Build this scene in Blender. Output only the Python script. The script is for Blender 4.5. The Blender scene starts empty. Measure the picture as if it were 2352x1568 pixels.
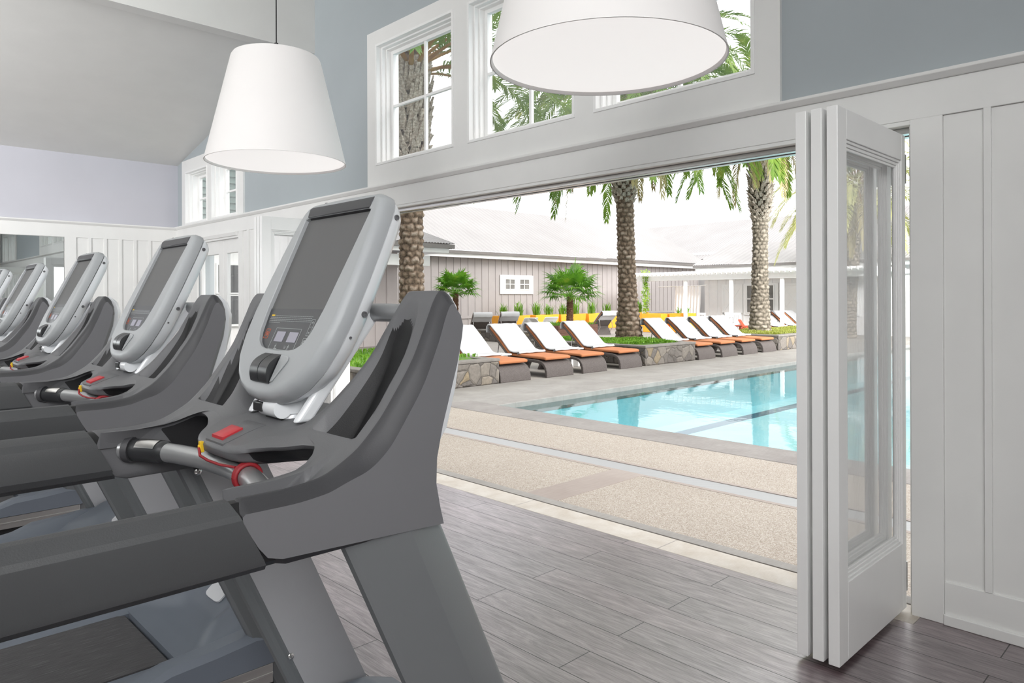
import bpy, bmesh, math, random
from mathutils import Vector, Matrix, noise as mnoise
R = math.radians
COL = bpy.context.scene.collection
rnd = random.Random(7)

# ------------------------------------------------------------------ helpers
def sharp(me, deg=32):
    bm = bmesh.new(); bm.from_mesh(me)
    bmesh.ops.recalc_face_normals(bm, faces=bm.faces)
    c = R(deg)
    for f in bm.faces: f.smooth = True
    for e in bm.edges:
        if len(e.link_faces) == 2:
            e.smooth = e.calc_face_angle(0) < c
    bm.to_mesh(me); bm.free()

def obj(name, vf, mat, parent=None, smooth=None, bevel=0, seg=2, recalc=True, flat=None):
    verts, faces = vf[0], vf[1]
    me = bpy.data.meshes.new(name)
    me.from_pydata([tuple(v) for v in verts], [], [tuple(f) for f in faces])
    mats = mat if isinstance(mat, (list, tuple)) else [mat]
    for m in mats: me.materials.append(m)
    if len(vf) > 2:
        for p, i in zip(me.polygons, vf[2]): p.material_index = i
    if smooth is not None: sharp(me, smooth)
    elif recalc:
        bm = bmesh.new(); bm.from_mesh(me)
        bmesh.ops.recalc_face_normals(bm, faces=bm.faces); bm.to_mesh(me); bm.free()
    if flat is not None:
        fe = {k for p in me.polygons if p.material_index == flat for k in p.edge_keys}
        for p in me.polygons:
            if p.material_index == flat: p.use_smooth = False
        for e in me.edges:
            if e.key in fe: e.use_edge_sharp = True
    me.update()
    o = bpy.data.objects.new(name, me); COL.objects.link(o)
    if parent: o.parent = parent
    if bevel:
        b = o.modifiers.new('bevel', 'BEVEL'); b.width = bevel; b.segments = seg
        b.limit_method = 'ANGLE'; b.angle_limit = R(40)
    return o

def tag(o, label=None, cat=None, group=None, kind=None):
    if label: o['label'] = label
    if cat: o['category'] = cat
    if group: o['group'] = group
    if kind: o['kind'] = kind
    return o

def empty(name, loc, label, cat, group=None, rz=0):
    o = bpy.data.objects.new(name, None); COL.objects.link(o)
    o.empty_display_size = .1; o.location = loc; o.rotation_euler = (0, 0, rz)
    return tag(o, label, cat, group)

def kids(o): return [c for c in bpy.data.objects if c.parent == o]

def dup(root, loc, rz=None, label=None, group=None, skip=()):
    def cp(o, par):
        c = o.copy(); COL.objects.link(c)
        if par: c.parent = par
        for k in kids(o):
            if k.name.split('.')[0] not in skip: cp(k, c)
        return c
    r = cp(root, None); r.location = loc
    if rz is not None: r.rotation_euler = (0, 0, rz)
    if label: r['label'] = label
    if group: r['group'] = group
    return r

class G:
    """collects shapes into one mesh"""
    def __init__(s): s.v = []; s.f = []; s.m = []
    def add(s, verts, faces, mi=0):
        n = len(s.v); s.v += [tuple(v) for v in verts]
        s.f += [tuple(i + n for i in f) for f in faces]; s.m += [mi] * len(faces); return s
    def box(s, x0, y0, z0, x1, y1, z1, mi=0):
        v = [(x, y, z) for z in (z0, z1) for y in (y0, y1) for x in (x0, x1)]
        return s.add(v, [(0, 2, 3, 1), (4, 5, 7, 6), (0, 1, 5, 4), (2, 6, 7, 3), (0, 4, 6, 2), (1, 3, 7, 5)], mi)
    def prism(s, poly, axis, a, b, mi=0):
        """poly in the other two axes, extruded along axis from a to b"""
        def mk(p, t):
            return {'x': (t, p[0], p[1]), 'y': (p[0], t, p[1]), 'z': (p[0], p[1], t)}[axis]
        n = len(poly); v = [mk(p, a) for p in poly] + [mk(p, b) for p in poly]
        f = [tuple(range(n)), tuple(range(2 * n - 1, n - 1, -1))]
        f += [(i, (i + 1) % n, n + (i + 1) % n, n + i) for i in range(n)]
        return s.add(v, f, mi)
    def tube(s, path, r, n=12, mi=0, cap=True, flat=1.0):
        path = [Vector(p) for p in path]; rings = []; up = None
        for i, p in enumerate(path):
            t = (path[min(i + 1, len(path) - 1)] - path[max(i - 1, 0)]).normalized()
            if up is None:
                up = Vector((0, 0, 1)) if abs(t.z) < .9 else Vector((1, 0, 0))
            a = t.cross(up).normalized(); b = a.cross(t).normalized(); up = b
            rr = r[i] if isinstance(r, (list, tuple)) else r
            rings.append([p + a * (rr * math.cos(2 * math.pi * k / n)) + b * (rr * flat * math.sin(2 * math.pi * k / n)) for k in range(n)])
        return s.loft(rings, mi, cap)
    def loft(s, rings, mi=0, cap=True, closed=True):
        n = len(rings[0]); v = [p for rg in rings for p in rg]; f = []
        for i in range(len(rings) - 1):
            for k in range(n if closed else n - 1):
                k2 = (k + 1) % n
                f.append((i * n + k, i * n + k2, (i + 1) * n + k2, (i + 1) * n + k))
        if cap and closed:
            f.append(tuple(range(n - 1, -1, -1))); f.append(tuple(range((len(rings) - 1) * n, len(rings) * n)))
        return s.add(v, f, mi)
    def lathe(s, prof, c=(0, 0, 0), n=32, mi=0, cap=False):
        rings = [[(c[0] + r * math.cos(2 * math.pi * k / n), c[1] + r * math.sin(2 * math.pi * k / n), c[2] + z) for k in range(n)] for r, z in prof]
        return s.loft(rings, mi, cap)
    def map(s, fn): s.v = [tuple(fn(Vector(p))) for p in s.v]; return s
    def vf(s): return (s.v, s.f, s.m)
    def build(s, name, mat, parent=None, **k): return obj(name, s.vf(), mat, parent, **k)

def lerp(a, b, t): return a + (b - a) * t
def smooth01(t): t = max(0., min(1., t)); return t * t * (3 - 2 * t)
def interp(tab, x):
    if x <= tab[0][0]: return tab[0][1]
    for (a, b), (c, d) in zip(tab, tab[1:]):
        if x <= c: return lerp(b, d, (x - a) / (c - a))
    return tab[-1][1]
def pchip(tab, x):
    """smooth monotone interpolation"""
    n = len(tab)
    if x <= tab[0][0]: return tab[0][1]
    if x >= tab[-1][0]: return tab[-1][1]
    h = [tab[i + 1][0] - tab[i][0] for i in range(n - 1)]
    d = [(tab[i + 1][1] - tab[i][1]) / h[i] for i in range(n - 1)]
    def m(i):
        if i == 0: return d[0]
        if i == n - 1: return d[-1]
        return 0 if d[i - 1] * d[i] <= 0 else 2 * d[i - 1] * d[i] / (d[i - 1] + d[i])
    for i in range(n - 1):
        if x <= tab[i + 1][0]:
            t = (x - tab[i][0]) / h[i]; a, b = m(i), m(i + 1)
            return ((2 * t ** 3 - 3 * t * t + 1) * tab[i][1] + (t ** 3 - 2 * t * t + t) * h[i] * a
                    + (-2 * t ** 3 + 3 * t * t) * tab[i + 1][1] + (t ** 3 - t * t) * h[i] * b)

# ------------------------------------------------------------------ materials
def srgb(r, g=None, b=None):
    if g is None: g = b = r
    f = lambda c: (c / 255 / 12.92 if c / 255 <= .04045 else ((c / 255 + .055) / 1.055) ** 2.4)
    return (f(r), f(g), f(b), 1)

class M:
    """small node-graph wrapper"""
    def __init__(s, name):
        s.mat = bpy.data.materials.new(name); s.mat.use_nodes = True
        s.t = s.mat.node_tree; s.b = s.t.nodes['Principled BSDF']; s.out = s.t.nodes['Material Output']
        s._co = None
    def n(s, kind, **kw):
        x = s.t.nodes.new('ShaderNode' + kind)
        for k, v in kw.items():
            if hasattr(x, k) and k not in x.inputs.keys(): setattr(x, k, v)
            else: s.set(x, k, v)
        return x
    def set(s, node, key, v):
        i = node.inputs[key]
        if hasattr(v, 'is_output') or v.__class__.__name__.startswith('NodeSocket'): s.t.links.new(v, i)
        else: i.default_value = v
    def co(s, scale=(1, 1, 1), rot=(0, 0, 0), loc=(0, 0, 0), gen='Object'):
        if s._co is None: s._co = s.t.nodes.new('ShaderNodeTexCoord')
        m = s.n('Mapping'); s.t.links.new(s._co.outputs[gen], m.inputs['Vector'])
        m.inputs['Scale'].default_value = scale; m.inputs['Rotation'].default_value = rot; m.inputs['Location'].default_value = loc
        return m.outputs[0]
    def noise(s, vec, scale=5, detail=4, rough=.55, dist=0):
        x = s.n('TexNoise'); s.t.links.new(vec, x.inputs['Vector'])
        x.inputs['Scale'].default_value = scale; x.inputs['Detail'].default_value = detail
        x.inputs['Roughness'].default_value = rough; x.inputs['Distortion'].default_value = dist
        return x.outputs['Fac']
    def ramp(s, fac, stops):
        x = s.n('ValToRGB'); e = x.color_ramp.elements
        while len(e) < len(stops): e.new(.5)
        for k, (p, c) in zip(e, stops): k.position = p; k.color = c
        s.t.links.new(fac, x.inputs['Fac']); return x.outputs['Color']
    def mix(s, fac, a, b, mode='MIX'):
        x = s.n('MixRGB'); x.blend_type = mode
        s.set(x, 'Fac', fac); s.set(x, 'Color1', a); s.set(x, 'Color2', b); return x.outputs[0]
    def math(s, op, a, b=0.):
        x = s.n('Math'); x.operation = op; s.set(x, 0, a); s.set(x, 1, b); return x.outputs[0]
    def bump(s, h, strength=.3, dist=.01):
        x = s.n('Bump'); x.inputs['Strength'].default_value = strength; x.inputs['Distance'].default_value = dist
        s.t.links.new(h, x.inputs['Height']); s.t.links.new(x.outputs[0], s.b.inputs['Normal']); return x
    def p(s, **kw):
        for k, v in kw.items(): s.set(s.b, k.replace('_', ' '), v)
        return s

def plain(name, col, rough=.5, metal=0, spec=.5, grain=0, gscale=300, coat=0, var=.06, vscale=3.):
    m = M(name); c = col if len(col) == 4 else (*col, 1)
    fac = m.noise(m.co(), vscale, 3)
    lo = tuple(x * (1 - var) for x in c[:3]) + (1,); hi = tuple(min(1, x * (1 + var)) for x in c[:3]) + (1,)
    m.p(Base_Color=m.ramp(fac, [(.3, lo), (.7, hi)]), Roughness=rough, Metallic=metal, Specular_IOR_Level=spec)
    if coat: m.p(Coat_Weight=coat, Coat_Roughness=.1)
    if grain: m.bump(m.noise(m.co(), gscale, 2), grain, .002)
    return m.mat

MT = {}
MT['white'] = plain('white_paint', (.80, .80, .785), .45, var=.02)
MT['whitegloss'] = plain('white_satin_paint', (.87, .87, .86), .3, var=.015)
MT['paint'] = plain('wall_paint_shaded', (.40, .44, .46), .7, var=.03, vscale=1.2)  # shaded copy of the one wall colour, backlit tone included
MT['paintF'] = plain('wall_paint_lit', (.54, .54, .59), .7, var=.03, vscale=1.2)  # lit copy of the same wall colour, window light included
MT['ceil'] = plain('ceiling_paint', (.70, .70, .68), .8, var=.02)
MT['shade'] = plain('lampshade_white', (.80, .78, .77), .6, var=.01)
MT['shade'].node_tree.nodes['Principled BSDF'].inputs['Emission Color'].default_value = (1, .96, .94, 1)
MT['shade'].node_tree.nodes['Principled BSDF'].inputs['Emission Strength'].default_value = .07
MT['cord'] = plain('black_cord', (.02, .02, .02), .5)
MT['chrome'] = plain('brushed_steel', (.62, .61, .60), .22, metal=1, var=.03)
MT['alu'] = plain('brushed_aluminium', (.60, .59, .57), .38, metal=.9, var=.04, grain=.05, gscale=200)
MT['rail'] = plain('dark_rail_rubber', (.062, .064, .067), .52, grain=.25, gscale=420, var=.05)
MT['frame'] = plain('charcoal_plastic', (.118, .119, .125), .5, grain=.15, gscale=500, var=.04)
MT['frame_dk'] = plain('dark_charcoal_plastic', (.045, .045, .049), .5, grain=.15, gscale=500)
MT['recess_shade'] = plain('shaded_recess_plastic', (.006, .006, .007), .55, grain=.15, gscale=500)  # shade inside the arm hollows put into the colour
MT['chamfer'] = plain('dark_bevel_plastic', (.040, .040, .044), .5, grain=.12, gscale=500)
MT['frame_side'] = plain('grey_side_plastic', (.150, .150, .158), .45, grain=.12, gscale=500, var=.04)
MT['black'] = plain('black_plastic', (.012, .012, .013), .45)
MT['bezel'] = plain('silver_grey_plastic', (.36, .375, .385), .42, var=.02)
MT['screen'] = plain('unlit_screen', (.115, .115, .115), .6, var=.03, grain=.04, gscale=700)
MT['panel'] = plain('membrane_panel', (.040, .042, .046), .4)
MT['rocker'] = plain('black_rocker', (.022, .023, .025), .38)
MT['mark'] = plain('white_print', (.36, .38, .38), .6)
MT['yellow'] = plain('yellow_plastic', (.75, .48, .02), .45)
MT['orange_mark'] = plain('orange_print', (.6, .12, .04), .5)
MT['lcd'] = plain('lcd_window', (.30, .29, .35), .35)
MT['red'] = plain('red_plastic', (.50, .03, .04), .4)
MT['redcord'] = plain('dark_red_cord', (.26, .012, .018), .55)
MT['pearl'] = plain('pearl_white_plastic', (.80, .82, .84), .32, coat=.4, var=.02)
MT['upright'] = plain('grey_metal_paint', (.20, .21, .218), .42, metal=.35, grain=.08, gscale=600, var=.03)
MT['panelgrey'] = plain('light_grey_metal_paint', (.44, .44, .455), .45, metal=.2, grain=.08, gscale=600, var=.03)
MT['hood'] = plain('blue_grey_plastic', (.125, .142, .17), .48, grain=.12, gscale=500, var=.04)
MT['hoodlt'] = plain('light_grey_badge', (.62, .63, .65), .4)
MT['tube'] = plain('silver_tube_paint', (.33, .335, .34), .3, metal=.55, var=.02)

def belt_mat():
    m = M('running_belt_weave')
    w = m.n('TexChecker'); m.t.links.new(m.co(), w.inputs['Vector']); w.inputs['Scale'].default_value = 220
    st = m.noise(m.co((2, 40, 1)), 6, 5)
    c = m.ramp(st, [(.35, (.045, .043, .045, 1)), (.62, (.085, .082, .085, 1)), (.75, (.2, .2, .2, 1))])
    m.p(Base_Color=m.mix(.25, c, w.outputs['Color'], 'MULTIPLY'), Roughness=.6)
    m.bump(w.outputs['Fac'], .3, .001); return m.mat
MT['belt'] = belt_mat()

def glass_mat(name, refl_veil=.10, tint=(1, 1, 1, 1), refl=1.0):
    m = M(name); t = m.t
    tr = m.n('BsdfTransparent'); tr.inputs['Color'].default_value = tint
    gl = m.n('BsdfGlossy'); gl.inputs['Roughness'].default_value = .02
    d1 = m.n('BsdfTranslucent'); d1.inputs['Color'].default_value = (.95, .96, .96, 1)
    d2 = m.n('BsdfDiffuse'); d2.inputs['Color'].default_value = (.95, .96, .96, 1)
    df = m.n('MixShader'); df.inputs[0].default_value = .5; t.links.new(d1.outputs[0], df.inputs[1]); t.links.new(d2.outputs[0], df.inputs[2])
    lw = m.n('LayerWeight'); lw.inputs['Blend'].default_value = .5
    fr = m.math('ADD', m.math('MULTIPLY', m.math('POWER', lw.outputs['Facing'], 5.), .9), .04)
    sm = m.noise(m.co(), 2.5, 3)
    hz = m.math('MULTIPLY', sm, refl_veil * 2)  # white veil of reflections put in as a diffuse film
    m1 = m.n('MixShader'); t.links.new(hz, m1.inputs[0]); t.links.new(tr.outputs[0], m1.inputs[1]); t.links.new(df.outputs[0], m1.inputs[2])
    m2 = m.n('MixShader'); t.links.new(m.math('MULTIPLY', fr, refl), m2.inputs[0])
    t.links.new(m1.outputs[0], m2.inputs[1]); t.links.new(gl.outputs[0], m2.inputs[2])
    t.links.new(m2.outputs[0], m.out.inputs['Surface']); return m.mat
MT['glass'] = glass_mat('window_glass', .015)
MT['glass_door'] = glass_mat('folding_door_glass', .07)

def mirror_mat():
    m = M('mirror_glass'); m.p(Base_Color=m.ramp(m.noise(m.co(), 2), [(0, (.80, .85, .85, 1)), (1, (.84, .88, .88, 1))]), Metallic=1., Roughness=.01); return m.mat
MT['mirror'] = mirror_mat()

def floor_mat():
    m = M('dark_plank_floor')
    v = m.co((1, 1, 1), (0, 0, R(90)))                      # texture x runs along world Y
    br = m.n('TexBrick'); m.t.links.new(v, br.inputs['Vector'])
    br.offset = .37; br.offset_frequency = 2; br.squash = 1
    br.inputs['Color1'].default_value = (.0, 0, 0, 1); br.inputs['Color2'].default_value = (1, 1, 1, 1); br.inputs['Mortar'].default_value = (.5, .5, .5, 1)
    br.inputs['Scale'].default_value = 1; br.inputs['Mortar Size'].default_value = .0024; br.inputs['Mortar Smooth'].default_value = .2
    br.inputs['Brick Width'].default_value = 1.9; br.inputs['Row Height'].default_value = .19; br.inputs['Bias'].default_value = 0
    g1 = m.noise(m.co((7, .8, 1)), 3.2, 8, .66, 1.6)
    g2 = m.noise(m.co((45, 2.6, 1)), 3, 5, .62)
    cloud = m.noise(m.co((1.6, .6, 1)), 2.2, 4)
    base = m.ramp(g1, [(.30, (.058, .034, .036, 1)), (.52, (.135, .092, .099, 1)), (.72, (.27, .205, .222, 1))])
    base = m.mix(.55, base, m.ramp(g2, [(.35, (.30, .30, .30, 1)), (.7, (1, 1, 1, 1))]), 'MULTIPLY')
    base = m.mix(.22, base, br.outputs['Color'], 'OVERLAY')
    col = m.mix(br.outputs['Fac'], base, (.006, .004, .004, 1))
    rg = m.ramp(g2, [(.3, (.44,) * 3 + (1,)), (.7, (.28,) * 3 + (1,))])
    m.p(Base_Color=col, Roughness=m.mix(.35, rg, m.ramp(cloud, [(.3, (.5,) * 3 + (1,)), (.7, (.22,) * 3 + (1,))])), Specular_IOR_Level=1.0, Coat_Weight=m.mix(br.outputs['Fac'], m.ramp(m.mix(.5, g1, g2), [(.36, (.45,) * 3 + (1,)), (.62, (.95,) * 3 + (1,))]), (0, 0, 0, 1)), Coat_Roughness=.33, Coat_IOR=2.9, Coat_Tint=(1, .93, .96, 1))
    h = m.mix(br.outputs['Fac'], m.mix(.5, g1, g2), (0, 0, 0, 1))
    bp = m.bump(h, .35, .004); m.t.links.new(bp.outputs[0], m.b.inputs['Coat Normal']); return m.mat
MT['floor'] = floor_mat()

def agg_mat():
    m = M('exposed_aggregate')
    v = m.n('TexVoronoi'); m.t.links.new(m.co(), v.inputs['Vector']); v.inputs['Scale'].default_value = 165
    sep = m.n('SeparateColor'); m.t.links.new(v.outputs['Color'], sep.inputs[0])
    c = m.ramp(sep.outputs[0], [(.0, (.40, .33, .26, 1)), (.35, (.56, .48, .40, 1)), (.7, (.66, .59, .51, 1)), (1, (.76, .70, .63, 1))])
    big = m.noise(m.co(), .8, 4)
    c = m.mix(.25, c, m.ramp(big, [(.35, (.74, .71, .70, 1)), (.65, (1, 1, 1, 1))]), 'MULTIPLY')
    m.p(Base_Color=c, Roughness=.8); m.bump(v.outputs['Distance'], .35, .004); return m.mat
MT['agg'] = agg_mat()

def stone_mat(name, a, b, scale=1.4, rough=.7, joints=None, vein=.5):
    m = M(name); n1 = m.noise(m.co((1, 1, 1)), scale, 7, .6, .4); n2 = m.noise(m.co((1, 6, 1)), scale * 5, 5)
    c = m.ramp(n1, [(.3, a), (.7, b)]); c = m.mix(vein * .5, c, m.ramp(n2, [(.35, (.72, .70, .69, 1)), (.65, (1, 1, 1, 1))]), 'MULTIPLY')
    if joints:
        br = m.n('TexBrick'); m.t.links.new(m.co(rot=joints[2]), br.inputs['Vector'])
        br.inputs['Scale'].default_value = 1; br.inputs['Brick Width'].default_value = joints[0]; br.inputs['Row Height'].default_value = joints[1]
        br.inputs['Mortar Size'].default_value = .004; br.offset = 0
        c = m.mix(br.outputs['Fac'], c, (.42, .38, .35, 1))
    m.p(Base_Color=c, Roughness=rough); m.bump(n2, .15, .003); return m.mat
MT['lime'] = stone_mat('limestone_threshold', (.66, .58, .49, 1), (.84, .79, .72, 1), 6, .5, (1.2, 5, (0, 0, R(90))))
MT['coping'] = stone_mat('grey_stone_coping', (.40, .36, .34, 1), (.56, .52, .49, 1), 2.0, .65, (.9, 20, (0, 0, R(90))), 1.)
MT['copingY'] = stone_mat('pale_stone_coping', (.46, .43, .40, 1), (.62, .59, .55, 1), 2.0, .65, (1.0, 20, (0, 0, 0)), .8)
MT['pave'] = stone_mat('pale_paving', (.55, .50, .45, 1), (.68, .63, .57, 1), 1.0, .8, (1.2, 1.2, (0, 0, 0)), .4)
MT['strip'] = stone_mat('pinkish_concrete_band', (.55, .46, .41, 1), (.68, .59, .53, 1), 1.6, .8)

def grate_mat():
    m = M('drain_grate')
    w = m.n('TexWave'); w.wave_type = 'BANDS'; w.bands_direction = 'DIAGONAL'; m.t.links.new(m.co(), w.inputs['Vector']); w.inputs['Scale'].default_value = 26; w.inputs['Distortion'].default_value = 0
    m.p(Base_Color=m.ramp(w.outputs['Fac'], [(.3, (.55, .55, .56, 1)), (.6, (.76, .76, .76, 1))]), Roughness=.5, Metallic=.2); return m.mat
MT['grate'] = grate_mat()

def rubble_mat():
    m = M('rubble_stone_wall')
    wob = m.n('TexNoise'); m.t.links.new(m.co(), wob.inputs['Vector']); wob.inputs['Scale'].default_value = 4
    vv = m.mix(.09, m.co(), wob.outputs['Color'], 'ADD')
    v1 = m.n('TexVoronoi'); v1.feature = 'DISTANCE_TO_EDGE'; m.t.links.new(vv, v1.inputs['Vector']); v1.inputs['Scale'].default_value = 4.2
    v2 = m.n('TexVoronoi'); m.t.links.new(vv, v2.inputs['Vector']); v2.inputs['Scale'].default_value = 4.2
    sep = m.n('SeparateColor'); m.t.links.new(v2.outputs['Color'], sep.inputs[0])
    c = m.ramp(sep.outputs[0], [(0, (.20, .18, .165, 1)), (.4, (.30, .27, .24, 1)), (.7, (.40, .36, .31, 1)), (.9, (.46, .37, .24, 1)), (1, (.34, .33, .33, 1))])
    nn = m.noise(m.co(), 22, 6, .65)
    c = m.mix(.6, c, m.ramp(nn, [(.3, (.6, .6, .6, 1)), (.7, (1.15, 1.12, 1.1, 1))]), 'MULTIPLY')
    edge = m.ramp(v1.outputs['Distance'], [(.0, (0, 0, 0, 1)), (.035, (1, 1, 1, 1))])
    c = m.mix(edge, (.11, .095, .08, 1), c)
    m.p(Base_Color=c, Roughness=.85)
    m.bump(m.mix(.3, m.ramp(v1.outputs['Distance'], [(0, (0, 0, 0, 1)), (.12, (1, 1, 1, 1))]), nn), .7, .03); return m.mat
MT['rubble'] = rubble_mat()
MT['wallcap'] = stone_mat('stone_wall_cap', (.32, .29, .26, 1), (.44, .41, .37, 1), 5, .8)

def water_mat():
    m = M('pool_water'); t = m.t
    n1 = m.noise(m.co((1, 1, 1)), 2.2, 3, .5, .4); n2 = m.noise(m.co((1, .45, 1)), 6, 3)
    bp = m.n('Bump'); bp.inputs['Strength'].default_value = .12; bp.inputs['Distance'].default_value = .02
    t.links.new(m.mix(.35, n1, n2), bp.inputs['Height'])
    tr = m.n('BsdfTransparent'); tr.inputs['Color'].default_value = (.90, .99, 1, 1)
    gl = m.n('BsdfGlossy'); gl.inputs['Roughness'].default_value = .03; t.links.new(bp.outputs[0], gl.inputs['Normal'])
    fr = m.n('Fresnel'); fr.inputs['IOR'].default_value = 1.33; t.links.new(bp.outputs[0], fr.inputs['Normal'])
    mx = m.n('MixShader'); t.links.new(fr.outputs[0], mx.inputs[0]); t.links.new(tr.outputs[0], mx.inputs[1]); t.links.new(gl.outputs[0], mx.inputs[2])
    t.links.new(mx.outputs[0], m.out.inputs['Surface']); return m.mat
MT['water'] = water_mat()
def pool_mat():
    m = M('pool_plaster'); n = m.noise(m.co(), 1.2, 4)
    m.p(Base_Color=m.ramp(n, [(.3, (.42, .90, .97, 1)), (.7, (.54, .95, .99, 1))]), Roughness=.7); return m.mat
MT['pool'] = pool_mat()
MT['lane'] = plain('lane_tile', (.035, .22, .36), .5)

def trunk_mat(name, lo, mid, hi, attr=True):
    m = M(name)
    n = m.noise(m.co((1, 1, 1.4)), 20, 7, .72)
    f = n
    if attr:
        at = m.n('Attribute'); at.attribute_name = 'scale_height'
        f = m.math('ADD', m.math('MULTIPLY', at.outputs['Fac'], .55), m.math('MULTIPLY', n, .52))
    c = m.ramp(f, [(.24, lo), (.45, mid), (.70, hi)])
    m.p(Base_Color=c, Roughness=.9); m.bump(n, .8, .03); return m.mat
MT['trunk'] = trunk_mat('date_palm_bark', (.05, .033, .02, 1), (.22, .155, .105, 1), (.52, .43, .35, 1))
MT['trunk_gr'] = trunk_mat('grey_palm_bark', (.07, .058, .042, 1), (.25, .21, .16, 1), (.50, .44, .36, 1))
MT['boot'] = trunk_mat('cut_leaf_bases', (.07, .056, .042, 1), (.27, .225, .175, 1), (.62, .55, .47, 1), False)
MT['hairy'] = trunk_mat('fan_palm_fibre', (.03, .012, .006, 1), (.12, .055, .03, 1), (.25, .14, .08, 1), False)

def leaf_mat(name, a, b, c=None, sc=3.):
    m = M(name); n = m.noise(m.co(), sc, 3)
    st = [(.3, a), (.6, b)] + ([(.75, c)] if c else [])
    col = m.ramp(n, st)
    m.p(Base_Color=col, Roughness=.5, Specular_IOR_Level=.4)
    tl = m.n('BsdfTranslucent'); m.t.links.new(col, tl.inputs['Color'])
    mx = m.n('MixShader'); mx.inputs[0].default_value = .3
    m.t.links.new(m.b.outputs[0], mx.inputs[1]); m.t.links.new(tl.outputs[0], mx.inputs[2]); m.t.links.new(mx.outputs[0], m.out.inputs['Surface'])
    return m.mat
MT['frond'] = leaf_mat('date_palm_leaf', (.075, .17, .02, 1), (.20, .31, .04, 1), (.40, .42, .10, 1), 1.6)
MT['frond_dry'] = leaf_mat('dry_palm_leaf', (.30, .24, .10, 1), (.44, .38, .18, 1), None, 2)
MT['frond_hazed'] = leaf_mat('hazed_palm_leaf', (.32, .36, .10, 1), (.55, .54, .22, 1), None, 2)  # paleness from door glass and overexposure put into the leaf colour
MT['petiole'] = leaf_mat('orange_leaf_stalk', (.30, .13, .03, 1), (.42, .24, .07, 1), None, 3)
MT['fan'] = leaf_mat('fan_palm_leaf', (.05, .17, .012, 1), (.16, .36, .03, 1), (.42, .48, .06, 1), 2.4)
MT['grass'] = leaf_mat('ornamental_grass_blade', (.10, .27, .02, 1), (.24, .47, .06, 1), None, 4)
MT['ground_cover'] = leaf_mat('green_ground_cover', (.09, .24, .015, 1), (.22, .42, .04, 1), (.34, .48, .07, 1), 8)
MT['ground_cover2'] = leaf_mat('yellow_green_ground_cover', (.22, .26, .04, 1), (.40, .42, .10, 1), None, 8)
MT['vine'] = leaf_mat('vine_leaf', (.20, .42, .02, 1), (.42, .62, .06, 1), None, 6)

def wicker_mat():
    m = M('grey_wicker')
    br = m.n('TexBrick'); m.t.links.new(m.co(), br.inputs['Vector'])
    ck = m.n('TexChecker'); m.t.links.new(m.co(), ck.inputs['Vector']); ck.inputs['Scale'].default_value = 55
    n = m.noise(m.co(), 40, 2)
    c = m.mix(n, (.13, .105, .095, 1), (.27, .23, .215, 1)); c = m.mix(.3, c, ck.outputs['Color'], 'MULTIPLY')
    m.p(Base_Color=c, Roughness=.7); m.bump(ck.outputs['Fac'], .5, .004); return m.mat
MT['wicker'] = wicker_mat()
MT['orange'] = plain('orange_cushion_fabric', (.86, .32, .13), .8, var=.05)
MT['towel'] = plain('white_terry_towel', (.88, .88, .90), .95, grain=.3, gscale=220, var=.02)
MT['oplanter'] = plain('orange_planter', (.90, .40, .035), .5, var=.06)
MT['wplastic'] = plain('white_outdoor_furniture', (.86, .86, .85), .5, var=.03)
MT['redchair'] = plain('red_orange_wood', (.72, .12, .05), .6)
MT['green_table'] = plain('grey_green_table', (.30, .36, .33), .6)
MT['curtain'] = plain('white_curtain_cloth', (.93, .93, .94), .9, var=.02)
MT['curtain_hem'] = plain('tan_curtain_hem', (.40, .32, .24), .9)
MT['window_dark'] = plain('dark_window_pane', (.20, .195, .185), .15, var=.2)
MT['window_black'] = plain('very_dark_window_pane', (.012, .014, .015), .12, var=.3)
def board_mat(name, col, pitch=.4, axis='x'):
    return plain(name, col, .7, var=.03)
MT['gboard'] = board_mat('grey_board_siding', (.46, .425, .415))
MT['wboard'] = board_mat('white_board_siding', (.83, .82, .81))
MT['wtrim'] = plain('white_exterior_trim', (.85, .85, .84), .6, var=.02)
MT['gutter'] = plain('grey_gutter', (.36, .335, .32), .6)
def roof_mat(name, rot):
    m = M(name); w = m.n('TexWave'); w.wave_type = 'BANDS'; w.bands_direction = 'X'
    m.t.links.new(m.co(rot=(0, 0, rot)), w.inputs['Vector']); w.inputs['Scale'].default_value = 4; w.inputs['Distortion'].default_value = 0
    n = m.noise(m.co(), .7, 4)
    c = m.ramp(n, [(.3, (.60, .575, .565, 1)), (.7, (.66, .635, .625, 1))])
    m.p(Base_Color=m.mix(.10, c, w.outputs['Color'], 'MULTIPLY'), Roughness=.6); m.bump(w.outputs['Fac'], .25, .02); return m.mat
MT['roofX'] = roof_mat('corrugated_roof', 0)
MT['roofY'] = roof_mat('corrugated_roof_side', R(90))
def wood_mat():
    m = M('brown_planter_boards'); n = m.noise(m.co((2, 2, 14)), 4, 5)
    m.p(Base_Color=m.ramp(n, [(.3, (.17, .075, .05, 1)), (.7, (.34, .17, .12, 1))]), Roughness=.75); return m.mat
MT['wood'] = wood_mat()
MT['lilacboard'] = plain('pinkish_grey_boards', (.56, .51, .505), .7, var=.03)
MT['teal'] = plain('teal_siding', (.36, .47, .45), .7)

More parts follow.
